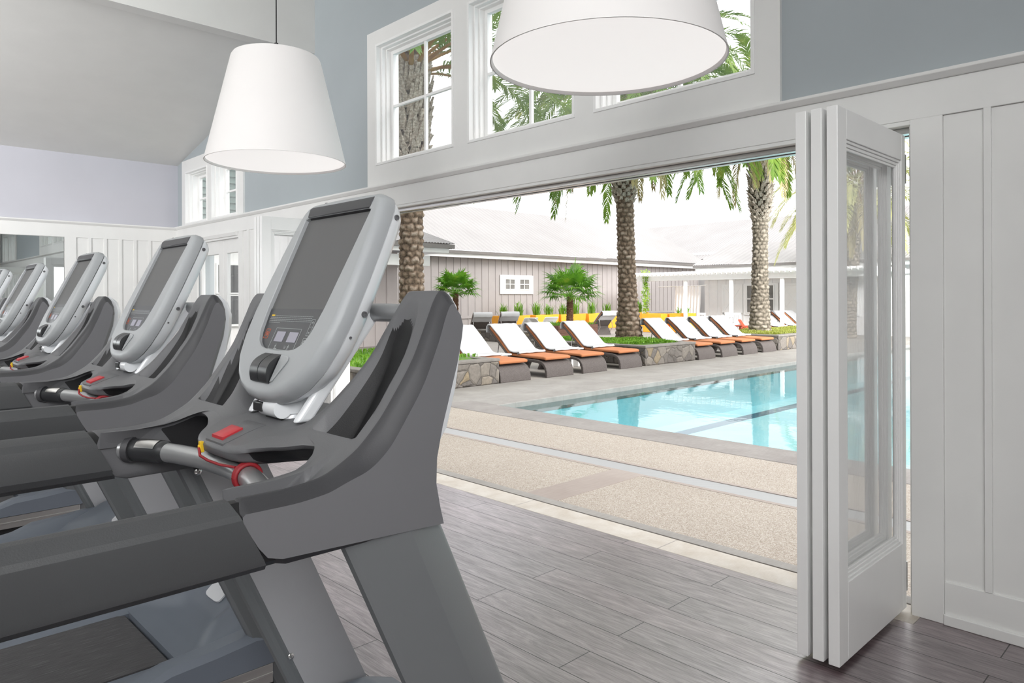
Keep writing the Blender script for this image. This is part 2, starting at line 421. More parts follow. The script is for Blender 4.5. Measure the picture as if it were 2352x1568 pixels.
def darken(keys, k):
    for key in keys:
        t = MT[key].node_tree
        for n in list(t.nodes):
            inp = n.inputs.get('Base Color') if n.type == 'BSDF_PRINCIPLED' else n.inputs.get('Color') if n.type == 'BSDF_TRANSLUCENT' else None
            if inp is None: continue
            mx = t.nodes.new('ShaderNodeMixRGB'); mx.blend_type = 'MULTIPLY'; mx.inputs[0].default_value = 1; mx.inputs['Color2'].default_value = (k, k, k, 1)
            if inp.links: t.links.new(inp.links[0].from_socket, mx.inputs['Color1'])
            else: mx.inputs['Color1'].default_value = inp.default_value
            t.links.new(mx.outputs[0], inp)
darken(['agg'], .62)
darken('coping copingY pave strip grate rubble wallcap lane wicker orange towel redchair green_table curtain_hem gutter roofX roofY wood teal'.split(), .54)
darken(['trunk', 'trunk_gr'], .80)
darken(['gboard'], .76)
darken('frond frond_dry frond_hazed petiole fan grass ground_cover ground_cover2 vine boot hairy'.split(), .95)
darken('wboard wtrim lilacboard'.split(), .97)
darken(['lime'], .72)
# ------------------------------------------------------------------ room shell
XW, YF = 3.62, 10.5           # inner faces of the window wall and of the far wall
XL, YB = -4.6, -3.2           # the two walls behind the viewer
def struct(o): o['kind'] = 'structure'; return o

def wall_rects(y0, y1, z0, z1, holes):
    ys = sorted({y0, y1, *[h[0] for h in holes], *[h[1] for h in holes]}); zs = sorted({z0, z1, *[h[2] for h in holes], *[h[3] for h in holes]})
    ys = [y for y in ys if y0 <= y <= y1]; zs = [z for z in zs if z0 <= z <= z1]; out = []
    for a, b in zip(ys, ys[1:]):
        run = None
        for c, d in zip(zs, zs[1:]):
            inside = any(h[0] <= (a + b) / 2 <= h[1] and h[2] <= (c + d) / 2 <= h[3] for h in holes)
            if inside: run = None; continue
            if run: run[3] = d
            else: run = [a, b, c, d]; out.append(run)
    return out

BIG = [(4.37, 5.47), (3.11, 4.20), (1.84, 2.95)]
SMALL = [(9.38, 10.15), (8.46, 9.24)]
DOOR = (1.08, 6.30, 0, 2.262); EDOOR = (8.42, 9.72, 0, 2.24); EDOOR2 = (-2.42, -1.12, 0, 2.24); SMALL2 = [(-2.85, -2.08), (-1.94, -1.16)]
holes = [(a, b, 2.655, 3.745) for a, b in BIG] + [(a, b, 2.47, 3.2) for a, b in SMALL] + [DOOR, EDOOR, EDOOR2] + [(a, b, 2.47, 3.2) for a, b in SMALL2]
g = G()
for a, b, c, d in wall_rects(YB, YF + .2, 0, 5.3, holes): g.box(XW, a, c, XW + .2, b, d)
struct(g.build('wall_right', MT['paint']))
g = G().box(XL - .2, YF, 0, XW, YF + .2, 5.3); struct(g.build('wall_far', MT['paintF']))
g = G().box(XL - .2, YB - .2, 0, XL, YF, 5.3); struct(g.build('wall_left', MT['white']))
g = G().box(XL, YB - .2, 0, XW + .2, YB, 5.3); struct(g.build('wall_back', MT['white']))
g = G()
g.box(XL, YB, 5.05, XW, 6.61, 5.25)
g.prism([(6.76, 4.17), (YF, 3.335), (YF, 3.5), (6.76, 4.34)], 'x', XL, XW)
struct(g.build('ceiling', MT['ceil']))
struct(G().box(XL, 6.61, 3.955, XW, 6.76, 5.2).build('trim_ceiling_beam', MT['ceil']))

g = G().box(XL, YB, -.06, 3.495, YF, 0).box(3.495, YB, -.06, XW, 1.045, 0).box(3.495, 6.34, -.06, XW, YF, 0)
struct(g.build('floor', MT['floor']))
struct(G().box(3.497, 1.047, -.06, 3.705, 6.338, .001).build('trim_limestone_threshold', MT['lime'], bevel=.004))
g = G().box(3.71, 1.08, -.06, 3.80, 6.30, .004)
g.box(3.706, 1.08, -.05, 3.7105, 6.30, -.004)
struct(g.build('trim_sill_channel', MT['copingY']))

# board-and-batten wainscot of the window wall
def wains_W(y0, y1, first, pitch, wid, zt=2.27, low=True):
    g = G(); g.box(3.607, y0, .15, XW, y1, zt)
    y = first
    while y - wid > y0:
        if y < y1: g.box(3.590, max(y - wid, y0), .19, 3.607, y, zt)
        y -= pitch
    return g
for k, (y0, y1, f, p, w) in enumerate([(-.98, .95, .794, .19, .028), (6.43, 8.30, 8.182, .192, .06), (9.86, YF, 10.4, .19, .04)]):
    struct(wains_W(y0, y1, f, p, w).build('trim_wainscot_right_%d' % (k + 1), MT['white'], bevel=.002))
g = G()
for y0, y1 in ((YB, -2.56), (-.98, .95), (6.43, 8.30), (9.86, YF)):
    g.box(3.597, y0, .0, XW, y1, .19); g.box(3.583, y0, 0, 3.597, y1, .048)
struct(g.build('baseboard_right', MT['white'], bevel=.004))
g = G(); g.box(3.595, YB, 2.27, XW, YF, 2.437)
struct(g.build('trim_frieze_right', MT['white'], bevel=.003))
g = G(); g.prism([(3.56, 2.455), (3.56, 2.47), (XW, 2.47), (XW, 2.432), (3.585, 2.432)], 'y', YB, YF)
struct(g.build('trim_cap_right', MT['white'], bevel=.003))
# door casings
g = G().box(3.592, .95, 0, XW, 1.082, 2.27); struct(g.build('trim_casing_near', MT['white'], bevel=.003))
g = G().box(3.592, 6.298, 0, XW, 6.43, 2.27); struct(g.build('trim_casing_far', MT['white'], bevel=.003))
g = G().box(3.592, 8.30, 0, XW, 8.42, 2.27).box(3.592, 9.72, 0, XW, 9.86, 2.27).box(3.588, 8.42, 2.2, XW, 9.72, 2.245)
g.prism([(3.555, 2.262), (3.57, 2.225), (3.592, 2.222), (3.592, 2.27), (3.555, 2.27)], 'y', 8.42, 9.72)
struct(g.build('trim_casing_entrance', MT['white'], bevel=.003))
# lining of the big opening with the steel track
g = G().box(XW, 1.082, 0, 3.82, 1.094, 2.25).box(XW, 6.288, 0, 3.82, 6.299, 2.25).box(3.60, 1.08, 2.25, 3.82, 6.30, 2.272)
struct(g.build('trim_door_lining', MT['white'], bevel=.002))
g = G().box(3.655, 1.1, 2.222, 3.70, 6.28, 2.25).box(3.735, 1.1, 2.222, 3.78, 6.28, 2.25).box(3.70, 1.1, 2.24, 3.735, 6.28, 2.25)
struct(g.build('trim_sliding_track', MT['chrome'], bevel=.003))

# window banks
def trim_slab(name, y0, y1, z0, z1, hs):
    g = G()
    for a, b, c, d in wall_rects(y0, y1, z0, z1, hs): g.box(3.598, a, c, XW, b, d)
    struct(g.build(name, MT['white'], bevel=0))
trim_slab('trim_window_bank_near', 1.70, 5.61, 2.465, 3.87, [(a, b, 2.655, 3.745) for a, b in BIG])
trim_slab('trim_window_bank_far', 8.29, 10.28, 2.465, 3.36, [(a, b, 2.50, 3.2) for a, b in SMALL])
trim_slab('trim_window_bank_back', -2.98, -1.0, 2.465, 3.36, [(a, b, 2.50, 3.2) for a, b in SMALL2])
def window(k, y0, y1, z0, z1, xg):
    def ring(g, x0, x1, i, w):
        a, b, c, d = y0 + i, y1 - i, z0 + i * .8, z1 - i * .8
        g.box(x0, a, c, x1, a + w, d).box(x0, b - w, c, x1, b, d).box(x0, a + w, c, x1, b - w, c + w).box(x0, a + w, d - w, x1, b - w, d)
    g = G(); ring(g, 3.590, 3.82, 0, .022); ring(g, 3.64, 3.815, .022, .018); ring(g, 3.68, 3.81, .040, .014)
    ring(g, xg - .02, xg + .02, .054, .034)
    m = (y0 + y1) / 2; zm = (z0 + z1) / 2
    g.box(xg - .014, m - .012, z0 + .06, xg + .014, m + .012, z1 - .06).box(xg - .0135, y0 + .07, zm - .012, xg + .0135, y1 - .07, zm + .012)
    w = struct(g.build('window_%d' % k, MT['whitegloss'], bevel=.003))
    G().box(xg - .002, y0 + .08, z0 + .06, xg + .002, y1 - .08, z1 - .06).build('glass', MT['glass'], w)
for k, (a, b) in enumerate(BIG): window(k + 1, a, b, 2.655, 3.745, 3.745)
for k, (a, b) in enumerate(SMALL + SMALL2): window(k + 4, a, b, 2.478, 3.2, 3.775)

# far double entrance door with tall panes
def glazed_leaf(name, y0, y1, p0, p1):
    g = G(); z0, z1, q0, q1 = .02, 2.215, .33, 2.03
    g.box(3.63, y0, z0, 3.675, p0, z1).box(3.63, p1, z0, 3.675, y1, z1).box(3.63, p0, z0, 3.675, p1, q0).box(3.63, p0, q1, 3.675, p1, z1)
    d = struct(g.build(name, MT['white'], bevel=.004))
    G().box(3.65, p0, q0, 3.655, p1, q1).build('glass', MT['glass'], d)
    return d
d7 = glazed_leaf('door_7', 8.955, 9.715, 9.09, 9.647)
d8 = glazed_leaf('door_8', 8.425, 8.950, 8.457 + .03, 8.835)
glazed_leaf('door_9', -1.765, -1.125, -1.67, -1.22); glazed_leaf('door_10', -2.415, -1.775, -2.32, -1.87)
struct(G().box(3.592, -2.56, 0, XW, -2.42, 2.27).box(3.592, -1.12, 0, XW, -.98, 2.27).box(3.588, -2.42, 2.2, XW, -1.12, 2.245).build('trim_casing_back_entrance', MT['white'], bevel=.003))
g = G().tube([(3.63, 8.99, 1.02), (3.58, 8.99, 1.02), (3.58, 9.1, 1.02)], .009)
g.build('door_handle', MT['chrome'], d7)

# far wall: wainscot, cap, mirror
g = G().box(2.36, YF - .013, .15, XW, YF, 2.27)
x = 2.495
while x < XW - .02: g.box(x, YF - .03, .19, x + .037, YF - .013, 2.262); x += .181
g.box(2.228, YF - .03, .19, 2.36, YF, 2.262)
g.box(XL, YF - .013, .15, 2.228, YF, 2.27)
struct(g.build('trim_wainscot_far', MT['white'], bevel=.002))
struct(G().box(XL, YF - .03, 2.258, XW, YF, 2.43).build('trim_frieze_far', MT['white'], bevel=.003))
g = G().prism([(YF - .065, 2.447), (YF - .065, 2.462), (YF, 2.462), (YF, 2.425), (YF - .04, 2.425)], 'x', XL, XW)
struct(g.build('trim_cap_far', MT['white'], bevel=.003))
struct(G().box(XL, YF - .03, 0, XW, YF, .19).build('baseboard_far', MT['white'], bevel=.003))
mi = G().box(-3.0, YF - .022, .30, 2.222, YF - .014, 2.255).build('wall_mirror', MT['mirror'])
tag(mi, 'large frameless mirror covering the far wall behind the treadmills', 'mirror')

# folding door leaves (three stacked at each side)
def fold_leaf(k, yf, face):
    """leaf standing at right angles to the wall; yf = visible face, face = +1 when the leaf lies on the +y side of it"""
    t = .043 * face; x0, x1, z0, z1 = 2.832, 3.612, .022, 2.205
    a, b, c, d = 2.922, 3.562, .33, 2.085
    g = G()
    def bx(xa, za, xb, zb, i0=0., i1=1.):
        ya, yb = sorted((yf + t * i0, yf + t * i1)); g.box(xa, ya, za, xb, yb, zb)
    bx(x0, z0, a, z1); bx(b, z0, x1, z1); bx(a, z0, b, c); bx(a, d, b, z1)
    for i, (s, w) in enumerate(((.14, .012), (.28, .014), (.38, .012))):      # stepped glazing bead
        o = sum((.012, .014, .012)[:i])
        bx(a + o, c + o, a + o + w, d - o, s, 1 - s); bx(b - o - w, c + o, b - o, d - o, s, 1 - s)
        bx(a + o + w, c + o, b - o - w, c + o + w, s, 1 - s); bx(a + o + w, d - o - w, b - o - w, d - o, s, 1 - s)
    L = struct(g.build('door_%d' % k, MT['whitegloss'], bevel=.0025))
    ym = yf + t * .5
    G().box(a + .036, ym - .003, c + .036, b - .036, ym + .003, d - .036).build('glass', MT['glass_door'], L)
    h = G()
    for z in (.16, 2.05): h.box(x1 - .001, ym - .012, z - .06, x1 + .02, ym + .012, z + .06).tube([(x1 + .012, ym - .014, z - .065), (x1 + .012, ym - .014, z + .07)], .008)
    h.build('hinge', MT['chrome'], L, bevel=.002)
    return L
for k, y in enumerate((1.108, 1.170, 1.232)): fold_leaf(k + 1, y, 1)
for k, y in enumerate((6.135, 6.192, 6.249)): fold_leaf(k + 4, y, 1)
for nm, y0, y1 in (('near', 1.155, 1.168), ('far', 6.18, 6.19)): pass

# pendant lamps
def pendant(loc, label):
    t = empty('pendant_lamp', loc, label, 'lamp', 'big white cone pendant lamps')
    g = G(); n = 96
    g.lathe([(.0, .632), (.20, .632), (.246, .628), (.256, .612), (.401, .006), (.403, 0), (.398, 0), (.394, .008), (.25, .60)], n=n)
    g.build('lamp_shade', MT['shade'], t, smooth=35)
    g = G().lathe([(0, .022), (.396, .018), (.396, .012), (0, .014)], n=72); g.build('diffuser', MT['diff'], t, smooth=35)
    g = G().tube([(0, 0, .63), (0, 0, 5.05 - loc[2])], .004, 8); g.build('cord', MT['cord'], t)
    g = G().lathe([(0, .72), (.012, .715), (.016, .63), (0, .63)], n=16); g.build('cord_grip', MT['cord'], t, smooth=40)
    return t
m = M('lamp_diffuser'); m.p(Base_Color=(.85, .84, .83, 1), Roughness=.7, Emission_Color=(1, .97, .95, 1), Emission_Strength=.72); MT['diff'] = m.mat
pendant((1.955, 4.03, 2.268), 'white cone pendant lamp hanging above the second treadmill, shown whole')
pendant((1.945, 1.535, 2.268), 'white cone pendant lamp hanging in front of the high windows, cut by the top edge')
# ------------------------------------------------------------------ treadmills
OX = .35; HW = .455
def L3(X, y, z): return (X - OX, y, z)
def build_treadmill():
    T = empty('treadmill', (OX, 1.555, 0), 'nearest grey treadmill, cut by the lower left edge, with its console against the palms', 'treadmill', 'row of treadmills facing the pool')
    sh = lambda p: (p.x - OX, p.y, p.z)
    # --- hand rails
    sec = [(0, 1.042), (0, 1.112), (.004, 1.121), (.022, 1.1395), (.034, 1.1415), (.050, 1.138), (.068, 1.129), (.080, 1.115), (.085, 1.098), (.085, 1.046), (.076, 1.030), (.056, 1.017), (.024, 1.017), (.004, 1.031)]
    for s in (-1, 1):
        g = G(); rings = []
        for X, k in ((-.30, .55), (-.292, .85), (-.26, .97), (-.22, 1), (.10, 1), (.30, 1), (None, 1)):
            rg = []
            for d, z in sec:
                xx = (.460 + .055 * (1.143 - z) / .112) if X is None else X + (.02 * (1.143 - z) / .112 if X < -.2 else 0)
                dd = .0425 + (d - .0425) * k; zz = 1.08 + (z - 1.08) * k
                rg.append((xx, s * (HW - dd), zz))
            rings.append(rg)
        g.loft(rings); g.map(sh).build('handrail', MT['rail'], T, smooth=20, bevel=0)
        g = G(); rings = []
        for off in (-.004, .014):
            rings.append([(.464 + off + .055 * (1.143 - z) / .112, s * (HW - (.0425 + (d - .0425) * .90)), 1.08 + (z - 1.08) * .93) for d, z in sec])
        g.loft(rings); g.map(sh).build('rail_joint', MT['black'], T, smooth=30)

    # --- console frame: one moulded body
    A = [(.47, 1.141), (.55, 1.1405), (.62, 1.146), (.69, 1.176), (.748, 1.228), (.79, 1.283), (.83, 1.343), (.856, 1.398), (.870, 1.430), (.881, 1.454), (.890, 1.468), (.898, 1.4755), (.906, 1.476)]
    C = [(.57, 1.146), (.62, 1.156), (.66, 1.170), (.70, 1.181), (.75, 1.188), (.82, 1.192), (.93, 1.194)]
    YI = [(.60, .19), (.71, .185), (.745, .195), (.787, .222), (.826, .245), (.853, .262), (.88, .282), (.93, .30)]
    XR = [(0, .604), (.07, .606), (.105, .613), (.135, .630), (.17, .655), (.21, .674), (.25, .686), (.29, .690), (.325, .684), (.35, .660), (.364, .610), (.373, .475), (.38, .470), (.5, .470)]
    def H(x, a):
        yi = interp(YI, x); w = smooth01((a - (yi - .07)) / .10)
        za = pchip(A, x)
        if a > .418: za -= lerp(.020, .046, smooth01((x - .64) / .12)) * lerp(1, .6, smooth01((x - .865) / .035)) * smooth01((a - .418) / .037) ** 1.1
        if .365 < a < .42: za -= .040 * smooth01((.425 - a) / .06) * (1 - smooth01((x - .56) / .14))
        z = lerp(pchip(C, x), za, w); pk = 0
        if .20 < a < .42 and .70 < x < .93:
            inner = yi + .036; outer = .388; cx = .905 - 1.2 * max(0, .352 - a) * 0
            rt = lambda d, w: smooth01(d / w)
            side = min(rt(a - inner, .018), rt(outer - a, .016), rt(x - (.716 + .10 * max(0, a - .36)), .010))
            half = (outer - inner) / 2
            top = rt(.888 - .02 * (abs(a - (inner + outer) / 2) / half) ** 2 - x, .035); q = side * top; sel = 1. if min(side, top) > .5 else 0.
            pk = sel; z -= q * lerp(.030, .115, smooth01((.90 - x) / .15)) * lerp(1., .55, smooth01((a - inner) / (outer - inner)))
        return z, pk
    FR = [(.917, 1.470), (.930, 1.453), (.940, 1.426), (.944, 1.390), (.936, 1.33), (.898, 1.21), (.884, 1.15), (.882, 1.10), (.892, 1.05), (.900, 1.019)]
    FC = [(.934, 1.192), (.937, 1.186), (.938, 1.18), (.936, 1.17), (.930, 1.16), (.92, 1.15), (.91, 1.14), (.90, 1.13), (.90, 1.12), (.90, 1.11)]
    XROWS = [.700, .706, .711, .714, .7165, .719, .7215, .724, .727, .731] + [.731 + .1265 * i / 60 for i in range(1, 61)] + [.8595 + .0022 * i for i in range(22)]
    st = [0, .025, .05, .075, .095, .11, .122, .134, .146, .154, .162, .17, .176, .182, .188, .194, .20, .206, .212, .218, .224, .23, .236, .242, .248, .254, .26, .266, .272, .278, .283, .287, .290, .293, .2965, .30, .3035, .308, .313, .32, .33, .34, .35, .358, .364, .368, .371, .374, .3765, .379, .382, .3855, .389, .393, .40, .41, .418, .426, .435, .445, HW]
    ys = [-a for a in reversed(st[1:])] + st
    rings = []; pkr = []
    for y in ys:
        a = abs(y); xr = pchip(XR, a); arm = smooth01((a - .33) / .05); zb = lerp(1.117, 1.019, arm) + .018 * smooth01((a - .432) / .018)
        z0, _ = H(xr, a); sl = .055 * arm / .112; und = .075 * smooth01((a - .10) / .06) * (1 - smooth01((a - .345) / .03)); rg = []; pk = []
        for xo, z, q in ((.03, zb - .002, 1), (.008, zb + .006, .95), (.002, lerp(zb, z0, .3), .8), (.0, lerp(zb, z0, .65), .45), (.0, z0 - .012, .12), (.003, z0 - .004, 0)):
            rg.append((xr + xo + sl * (z0 - z) + und * q, y, z)); pk.append(1 if und > .03 and q > .3 else 0)  # enclosed back wall of the cutouts takes the shade colour too
        for x in [lerp(xr + .010, .700, i / 24) for i in range(24)] + XROWS:
            kk = smooth01((a - .08) / .12) * (1 - smooth01((a - .30) / .12))
            a2 = a + (interp(YI, x) - .24) * kk; z, p = H(x, a2); rg.append((x, math.copysign(a2, y), z)); pk.append(p)
        wf = smooth01((a - .22) / .09)
        for (fx, fz), (qx, qz) in zip(FR, FC):
            e = .029 * smooth01((a - .418) / .037); ez = smooth01((fz - 1.35) / .12)
            ez = smooth01((fz - 1.35) / .12); rg.append((lerp(qx, fx, wf) - e * .8 * (1 - .7 * ez), y, lerp(qz, fz, wf) - e * ez)); pk.append(0)
        rings.append(rg); pkr.append(pk)
    g = G(); g.loft(rings); n = len(rings[0])
    mi = []
    for f in g.f:
        v = f[0]; i, k = divmod(v, n)
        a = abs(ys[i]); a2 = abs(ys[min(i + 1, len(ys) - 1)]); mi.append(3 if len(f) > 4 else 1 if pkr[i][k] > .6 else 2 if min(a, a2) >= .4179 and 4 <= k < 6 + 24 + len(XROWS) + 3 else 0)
    g.m = mi
    g.map(sh).build('console_frame', [MT['frame'], MT['recess_shade'], MT['chamfer'], MT['frame_side']], T, smooth=60, flat=3)
    # pearl shell on the front of each arm
    for s in (-1, 1):
        g = G(); rings = []
        for a in (.318, .33, .355, .385, .40, .404):
            e = 0.
            P = [(.900, 1.466)] + FR[:7]; out = [(.935, 1.474), (.965, 1.448), (.980, 1.405), (.978, 1.350), (.960, 1.28), (.926, 1.20), (.887, 1.145)]
            k = 1 - smooth01((a - .385) / .02) * .35 - smooth01((.336 - a) / .02) * .4
            rings.append([(p[0] - e - .002, s * a, p[1] - (e if p[1] > 1.42 else 0)) for p in P] + [(lerp(.93, p[0], k) if p[1] > 1.2 else p[0], s * a, p[1] - .012 * (1 - k) - (e * .8 if p[1] > 1.42 else 0)) for p in reversed(out)])
        g.loft(rings); g.map(sh).build('front_cover', MT['pearl'], T, smooth=40)

    # --- dash pieces
    def dz(x, y): return H(x, abs(y))[0]
    def patch(g, x0, x1, y0, y1, up, nx=6, ny=6, edge=.0):
        top = [[(lerp(x0, x1, i / nx), lerp(y0, y1, j / ny), dz(lerp(x0, x1, i / nx), lerp(y0, y1, j / ny)) + up - (edge if i in (0, nx) or j in (0, ny) else 0)) for j in range(ny + 1)] for i in range(nx + 1)]
        v = [p for r in top for p in r]; f = [(i * (ny + 1) + j, i * (ny + 1) + j + 1, (i + 1) * (ny + 1) + j + 1, (i + 1) * (ny + 1) + j) for i in range(nx) for j in range(ny)]
        rim = [i * (ny + 1) for i in range(nx + 1)] + [nx * (ny + 1) + j for j in range(1, ny + 1)] + [i * (ny + 1) + ny for i in range(nx - 1, -1, -1)] + [j for j in range(ny - 1, 0, -1)]
        k = len(v); v += [(v[i][0], v[i][1], v[i][2] - up - .006) for i in rim]; m = len(rim)
        f += [(rim[i], rim[(i + 1) % m], k + (i + 1) % m, k + i) for i in range(m)]
        g.add(v, f)
    g = G(); patch(g, .609, .705, -.046, .046, .006, edge=.005); pad = g.map(sh).build('stop_pad', MT['frame'], T, smooth=40)
    g = G(); patch(g, .616, .660, -.029, .029, .013, edge=.003)
    sb = g.map(sh).build('stop_button', MT['red'], T, smooth=40); sb['label'] = 'red stop button'
    g = G().box(.742, -.045, dz(.742, 0) - .004, .747, .035, dz(.747, 0) + .0022); g.map(sh).build('key_slot', MT['black'], T)
    g = G().box(.600, .052, 1.122, .6085, .066, 1.146).box(.597, .056, 1.127, .601, .062, 1.139); g.map(sh).build('safety_clip', MT['yellow'], T, bevel=.0015)
    # --- handlebar
    HB = [(.50, -.40), (.538, -.37), (.573, -.32), (.600, -.26), (.620, -.19), (.636, -.11), (.643, 0)]
    HB = HB + [(x, -y) for x, y in reversed(HB[:-1])]
    tab = [(y, x) for x, y in HB]
    hb = lambda y: (pchip(tab, y), y, 1.091)
    bar = G().tube([hb(-.376 + .752 * i / 44) for i in range(45)], .0228, 18).map(sh).build('handlebar', MT['tube'], T, smooth=50)
    for s in (-1, 1):
        g = G().tube([hb(s * (.258 + .100 * i / 12)) for i in range(13)], [.0228] + [.0268] * 11 + [.0228], 18)
        gr = g.map(sh).build('grip', MT['rocker'], bar, smooth=50)
        g = G(); rings = []
        for i in range(9):
            y = s * (.280 + .056 * i / 8); p = Vector(hb(y)); t = (Vector(hb(y + .004)) - p).normalized(); side = Vector((t.y, -t.x, 0)).normalized() * (-1 if t.y > 0 else 1)
            if side.x > 0: side = -side
            rings.append([p + (side * math.cos(th) + Vector((0, 0, 1)) * math.sin(th)) * .0280 for th in [R(25 + 95 * k / 12) for k in range(13)]])
        g.loft(rings, cap=False, closed=False); g.map(sh).build('pulse_sensor', MT['chrome'], bar, smooth=60)
        g = G().tube([hb(s * .353), hb(s * .366)], .031, 20, flat=1.0); g.map(sh).build('collar', MT['frame_dk'], bar, smooth=40)
    # red safety cord looped round the bar
    g = G(); pts = [(.599, .059, 1.133), (.596, .045, 1.118), (.600, .010, 1.112), (.606, -.04, 1.110), (.610, -.075, 1.112), (.615, -.095, 1.112)]
    sm = []
    for i in range(41):
        t = i / 40 * (len(pts) - 1); k = min(int(t), len(pts) - 2); sm.append(Vector(pts[k]).lerp(Vector(pts[k + 1]), t - k))
    g.tube(sm, .003, 8)
    c0 = Vector(hb(-.105)); ax = (Vector(hb(-.10)) - c0).normalized(); sd = Vector((-ax.y, ax.x, 0)).normalized()
    for off in (-.006, .0, .006):
        g.tube([c0 + ax * off + (sd * math.cos(R(10 * k)) + Vector((0, 0, 1)) * math.sin(R(10 * k))) * .0265 for k in range(37)], .0045, 8, cap=False)
    g.map(sh).build('safety_cord', MT['redcord'], T, smooth=60, flat=3)

    # --- uprights
    for s in (-1, 1):
        cs = [(.668, .052), (.663, .040), (.666, .028), (.677, .019), (.795, .001), (.880, .036), (.893, .048), (.895, .056), (.884, .064), (.70, .064), (.692, .058), (.680, .058)]
        rings = []
        for z in (1.05, .75, .4, .02):
            dx = .452 * (1.03 - z); rings.append([(x + dx, s * (HW - d), z) for x, d in cs])
        up = G().loft(rings).map(sh).build('upright', MT['upright'], T, smooth=24, bevel=0)
        g = G(); a = HW - .0655
        g.prism([(.702, 1.045), (.888, 1.045), (.888 + .458, .02), (.702 + .458, .02)], 'y', s * a, s * (a + .001)); g.map(sh).build('inner_panel', MT['panelgrey'], up)
        for X, z in ((.718, 1.003), (.98, .42)):
            g = G(); rings = [[(X + r * math.cos(R(30 * k)), s * (a - h), z + r * math.sin(R(30 * k))) for k in range(12)] for r, h in ((.010, 0), (.010, .003), (.006, .006), (.004, .006), (.003, .003))]
            g.loft(rings)
            g.map(sh).build('bolt', MT['chrome'], up, smooth=40)
        g = G().prism([(1.02, .0), (1.40, .0), (1.37, .03), (1.05, .03)], 'y', s * (HW - .10), s * HW); g.map(sh).build('foot', MT['rail'], up, bevel=.004)

    # --- console
    ph = math.atan(.49); sp, cp = math.sin(ph), math.cos(ph); YC = .004
    def face(p): return (.706 + p.y * sp - p.z * cp - OX, p.x + YC, 1.25 + p.y * cp + p.z * sp)
    half = [(0, -.014), (.06, -.010), (.11, .006), (.152, .033), (.184, .072), (.203, .13), (.210, .20), (.207, .30), (.199, .40), (.193, .45), (.187, .485), (.176, .506), (.155, .514), (.08, .517), (0, .518)]
    op = [(0, .104), (.05, .105), (.083, .110), (.108, .124), (.124, .148), (.132, .185), (.137, .212), (.146, .34), (.154, .468), (0, .468)]
    full = lambda h: [(-x, y) for x, y in h] + [(x, y) for x, y in reversed(h)]
    def polar(h, n=112, c=.27):
        poly = full(h); out = []
        for k in range(n):
            th = 2 * math.pi * k / n; dx, dy = math.cos(th), math.sin(th); best = 0
            for i in range(len(poly)):
                (x1, y1), (x2, y2) = poly[i], poly[(i + 1) % len(poly)]; y1 -= c; y2 -= c
                ex, ey = x2 - x1, y2 - y1; den = dx * ey - dy * ex
                if abs(den) < 1e-9: continue
                t = (x1 * ey - y1 * ex) / den; u = (x1 * dy - y1 * dx) / den
                if t > 0 and -1e-6 <= u <= 1 + 1e-6: best = max(best, t)
            out.append((dx * best, dy * best))
        return out
    po, pi = polar(half), polar(op); c0 = .27
    ring = lambda P, s, nn, so=0: [(x * s, c0 + y * s, nn) for x, y in P]
    g = G(); g.loft([ring(po, .965, -.040), ring(po, 1.0, -.038), ring(po, 1.0, -.030), ring(po, .993, -.016), ring(po, .975, -.006), ring(po, .945, -.0008), ring(po, .92, 0), [(a[0] * .5 + b[0] * .5, c0 + a[1] * .5 + b[1] * .5, .0005) for a, b in zip(ring(po, .92, 0), [(x, y, 0) for x, y in pi])] if False else ring(po, .90, 0), ring(pi, 1.012, 0), ring(pi, 1.0, -.002), ring(pi, .998, -.014)], cap=False)
    con = g.map(face).build('console', MT['bezel'], T, smooth=34)
    g = G(); a = [p for p in op if p[1] >= .212]; b = [(x, y) for x, y in op if y <= .213]
    g.prism(full([(0, .212)] + a[0:]), 'z', -.016, -.011); g.map(face).build('screen', MT['screen'], con)
    g = G().prism(full(b + [(0, .2125)]), 'z', -.016, -.0095)
    pan = g.map(face).build('control_panel', MT['panel'], con)
    # panel print: warning line, buttons, pictograms (one thin layer)
    pr = G(); zt = -.0090
    def bar_(x0, y0, x1, y1, mi=0): pr.box(x0, y0, -.0096, x1, y1, zt, mi)
    def outline(x0, y0, x1, y1, w=.0011, mi=0, skew=0):
        bar_(x0, y0, x1, y0 + w, mi); bar_(x0, y1 - w, x1, y1, mi); bar_(x0, y0, x0 + w, y1, mi); bar_(x1 - w, y0, x1, y1, mi)
    rr = random.Random(3)
    for k in range(5):
        x = -.118 if k else -.098; y = .1925 - k * .0044; end = .088 if k < 4 else -.06
        while x < end:
            l = rr.uniform(.003, .010); bar_(-min(x + l, end), y, -x, y + .0012); x += l + .0018
    bar_(.101, .192, .117, .196, 1)
    outline(.089, .133, .110, .158, .0010, 2); bar_(.0955, .140, .0975, .151, 2); bar_(.1010, .140, .1030, .151, 2)
    outline(-.062, .107, .062, .162, .0011)
    for x in (-.098, -.124): outline(x - .008, .146, x + .008, .187)
    outline(-.104, .119, -.086, .141); pr.lathe([(.003, zt), (.006, zt)], (-.095, .130, 0), 16)
    for x in (-.098, -.124):
        for y, d in ((.180, 1), (.153, -1)): pr.prism([(x - .0035, y - .0025 * d), (x + .0035, y - .0025 * d), (x, y + .003 * d)], 'z', -.0096, zt)
        bar_(x - .003, .166, x + .003, .1664); bar_(x - .003, .1685, x + .003, .1690)
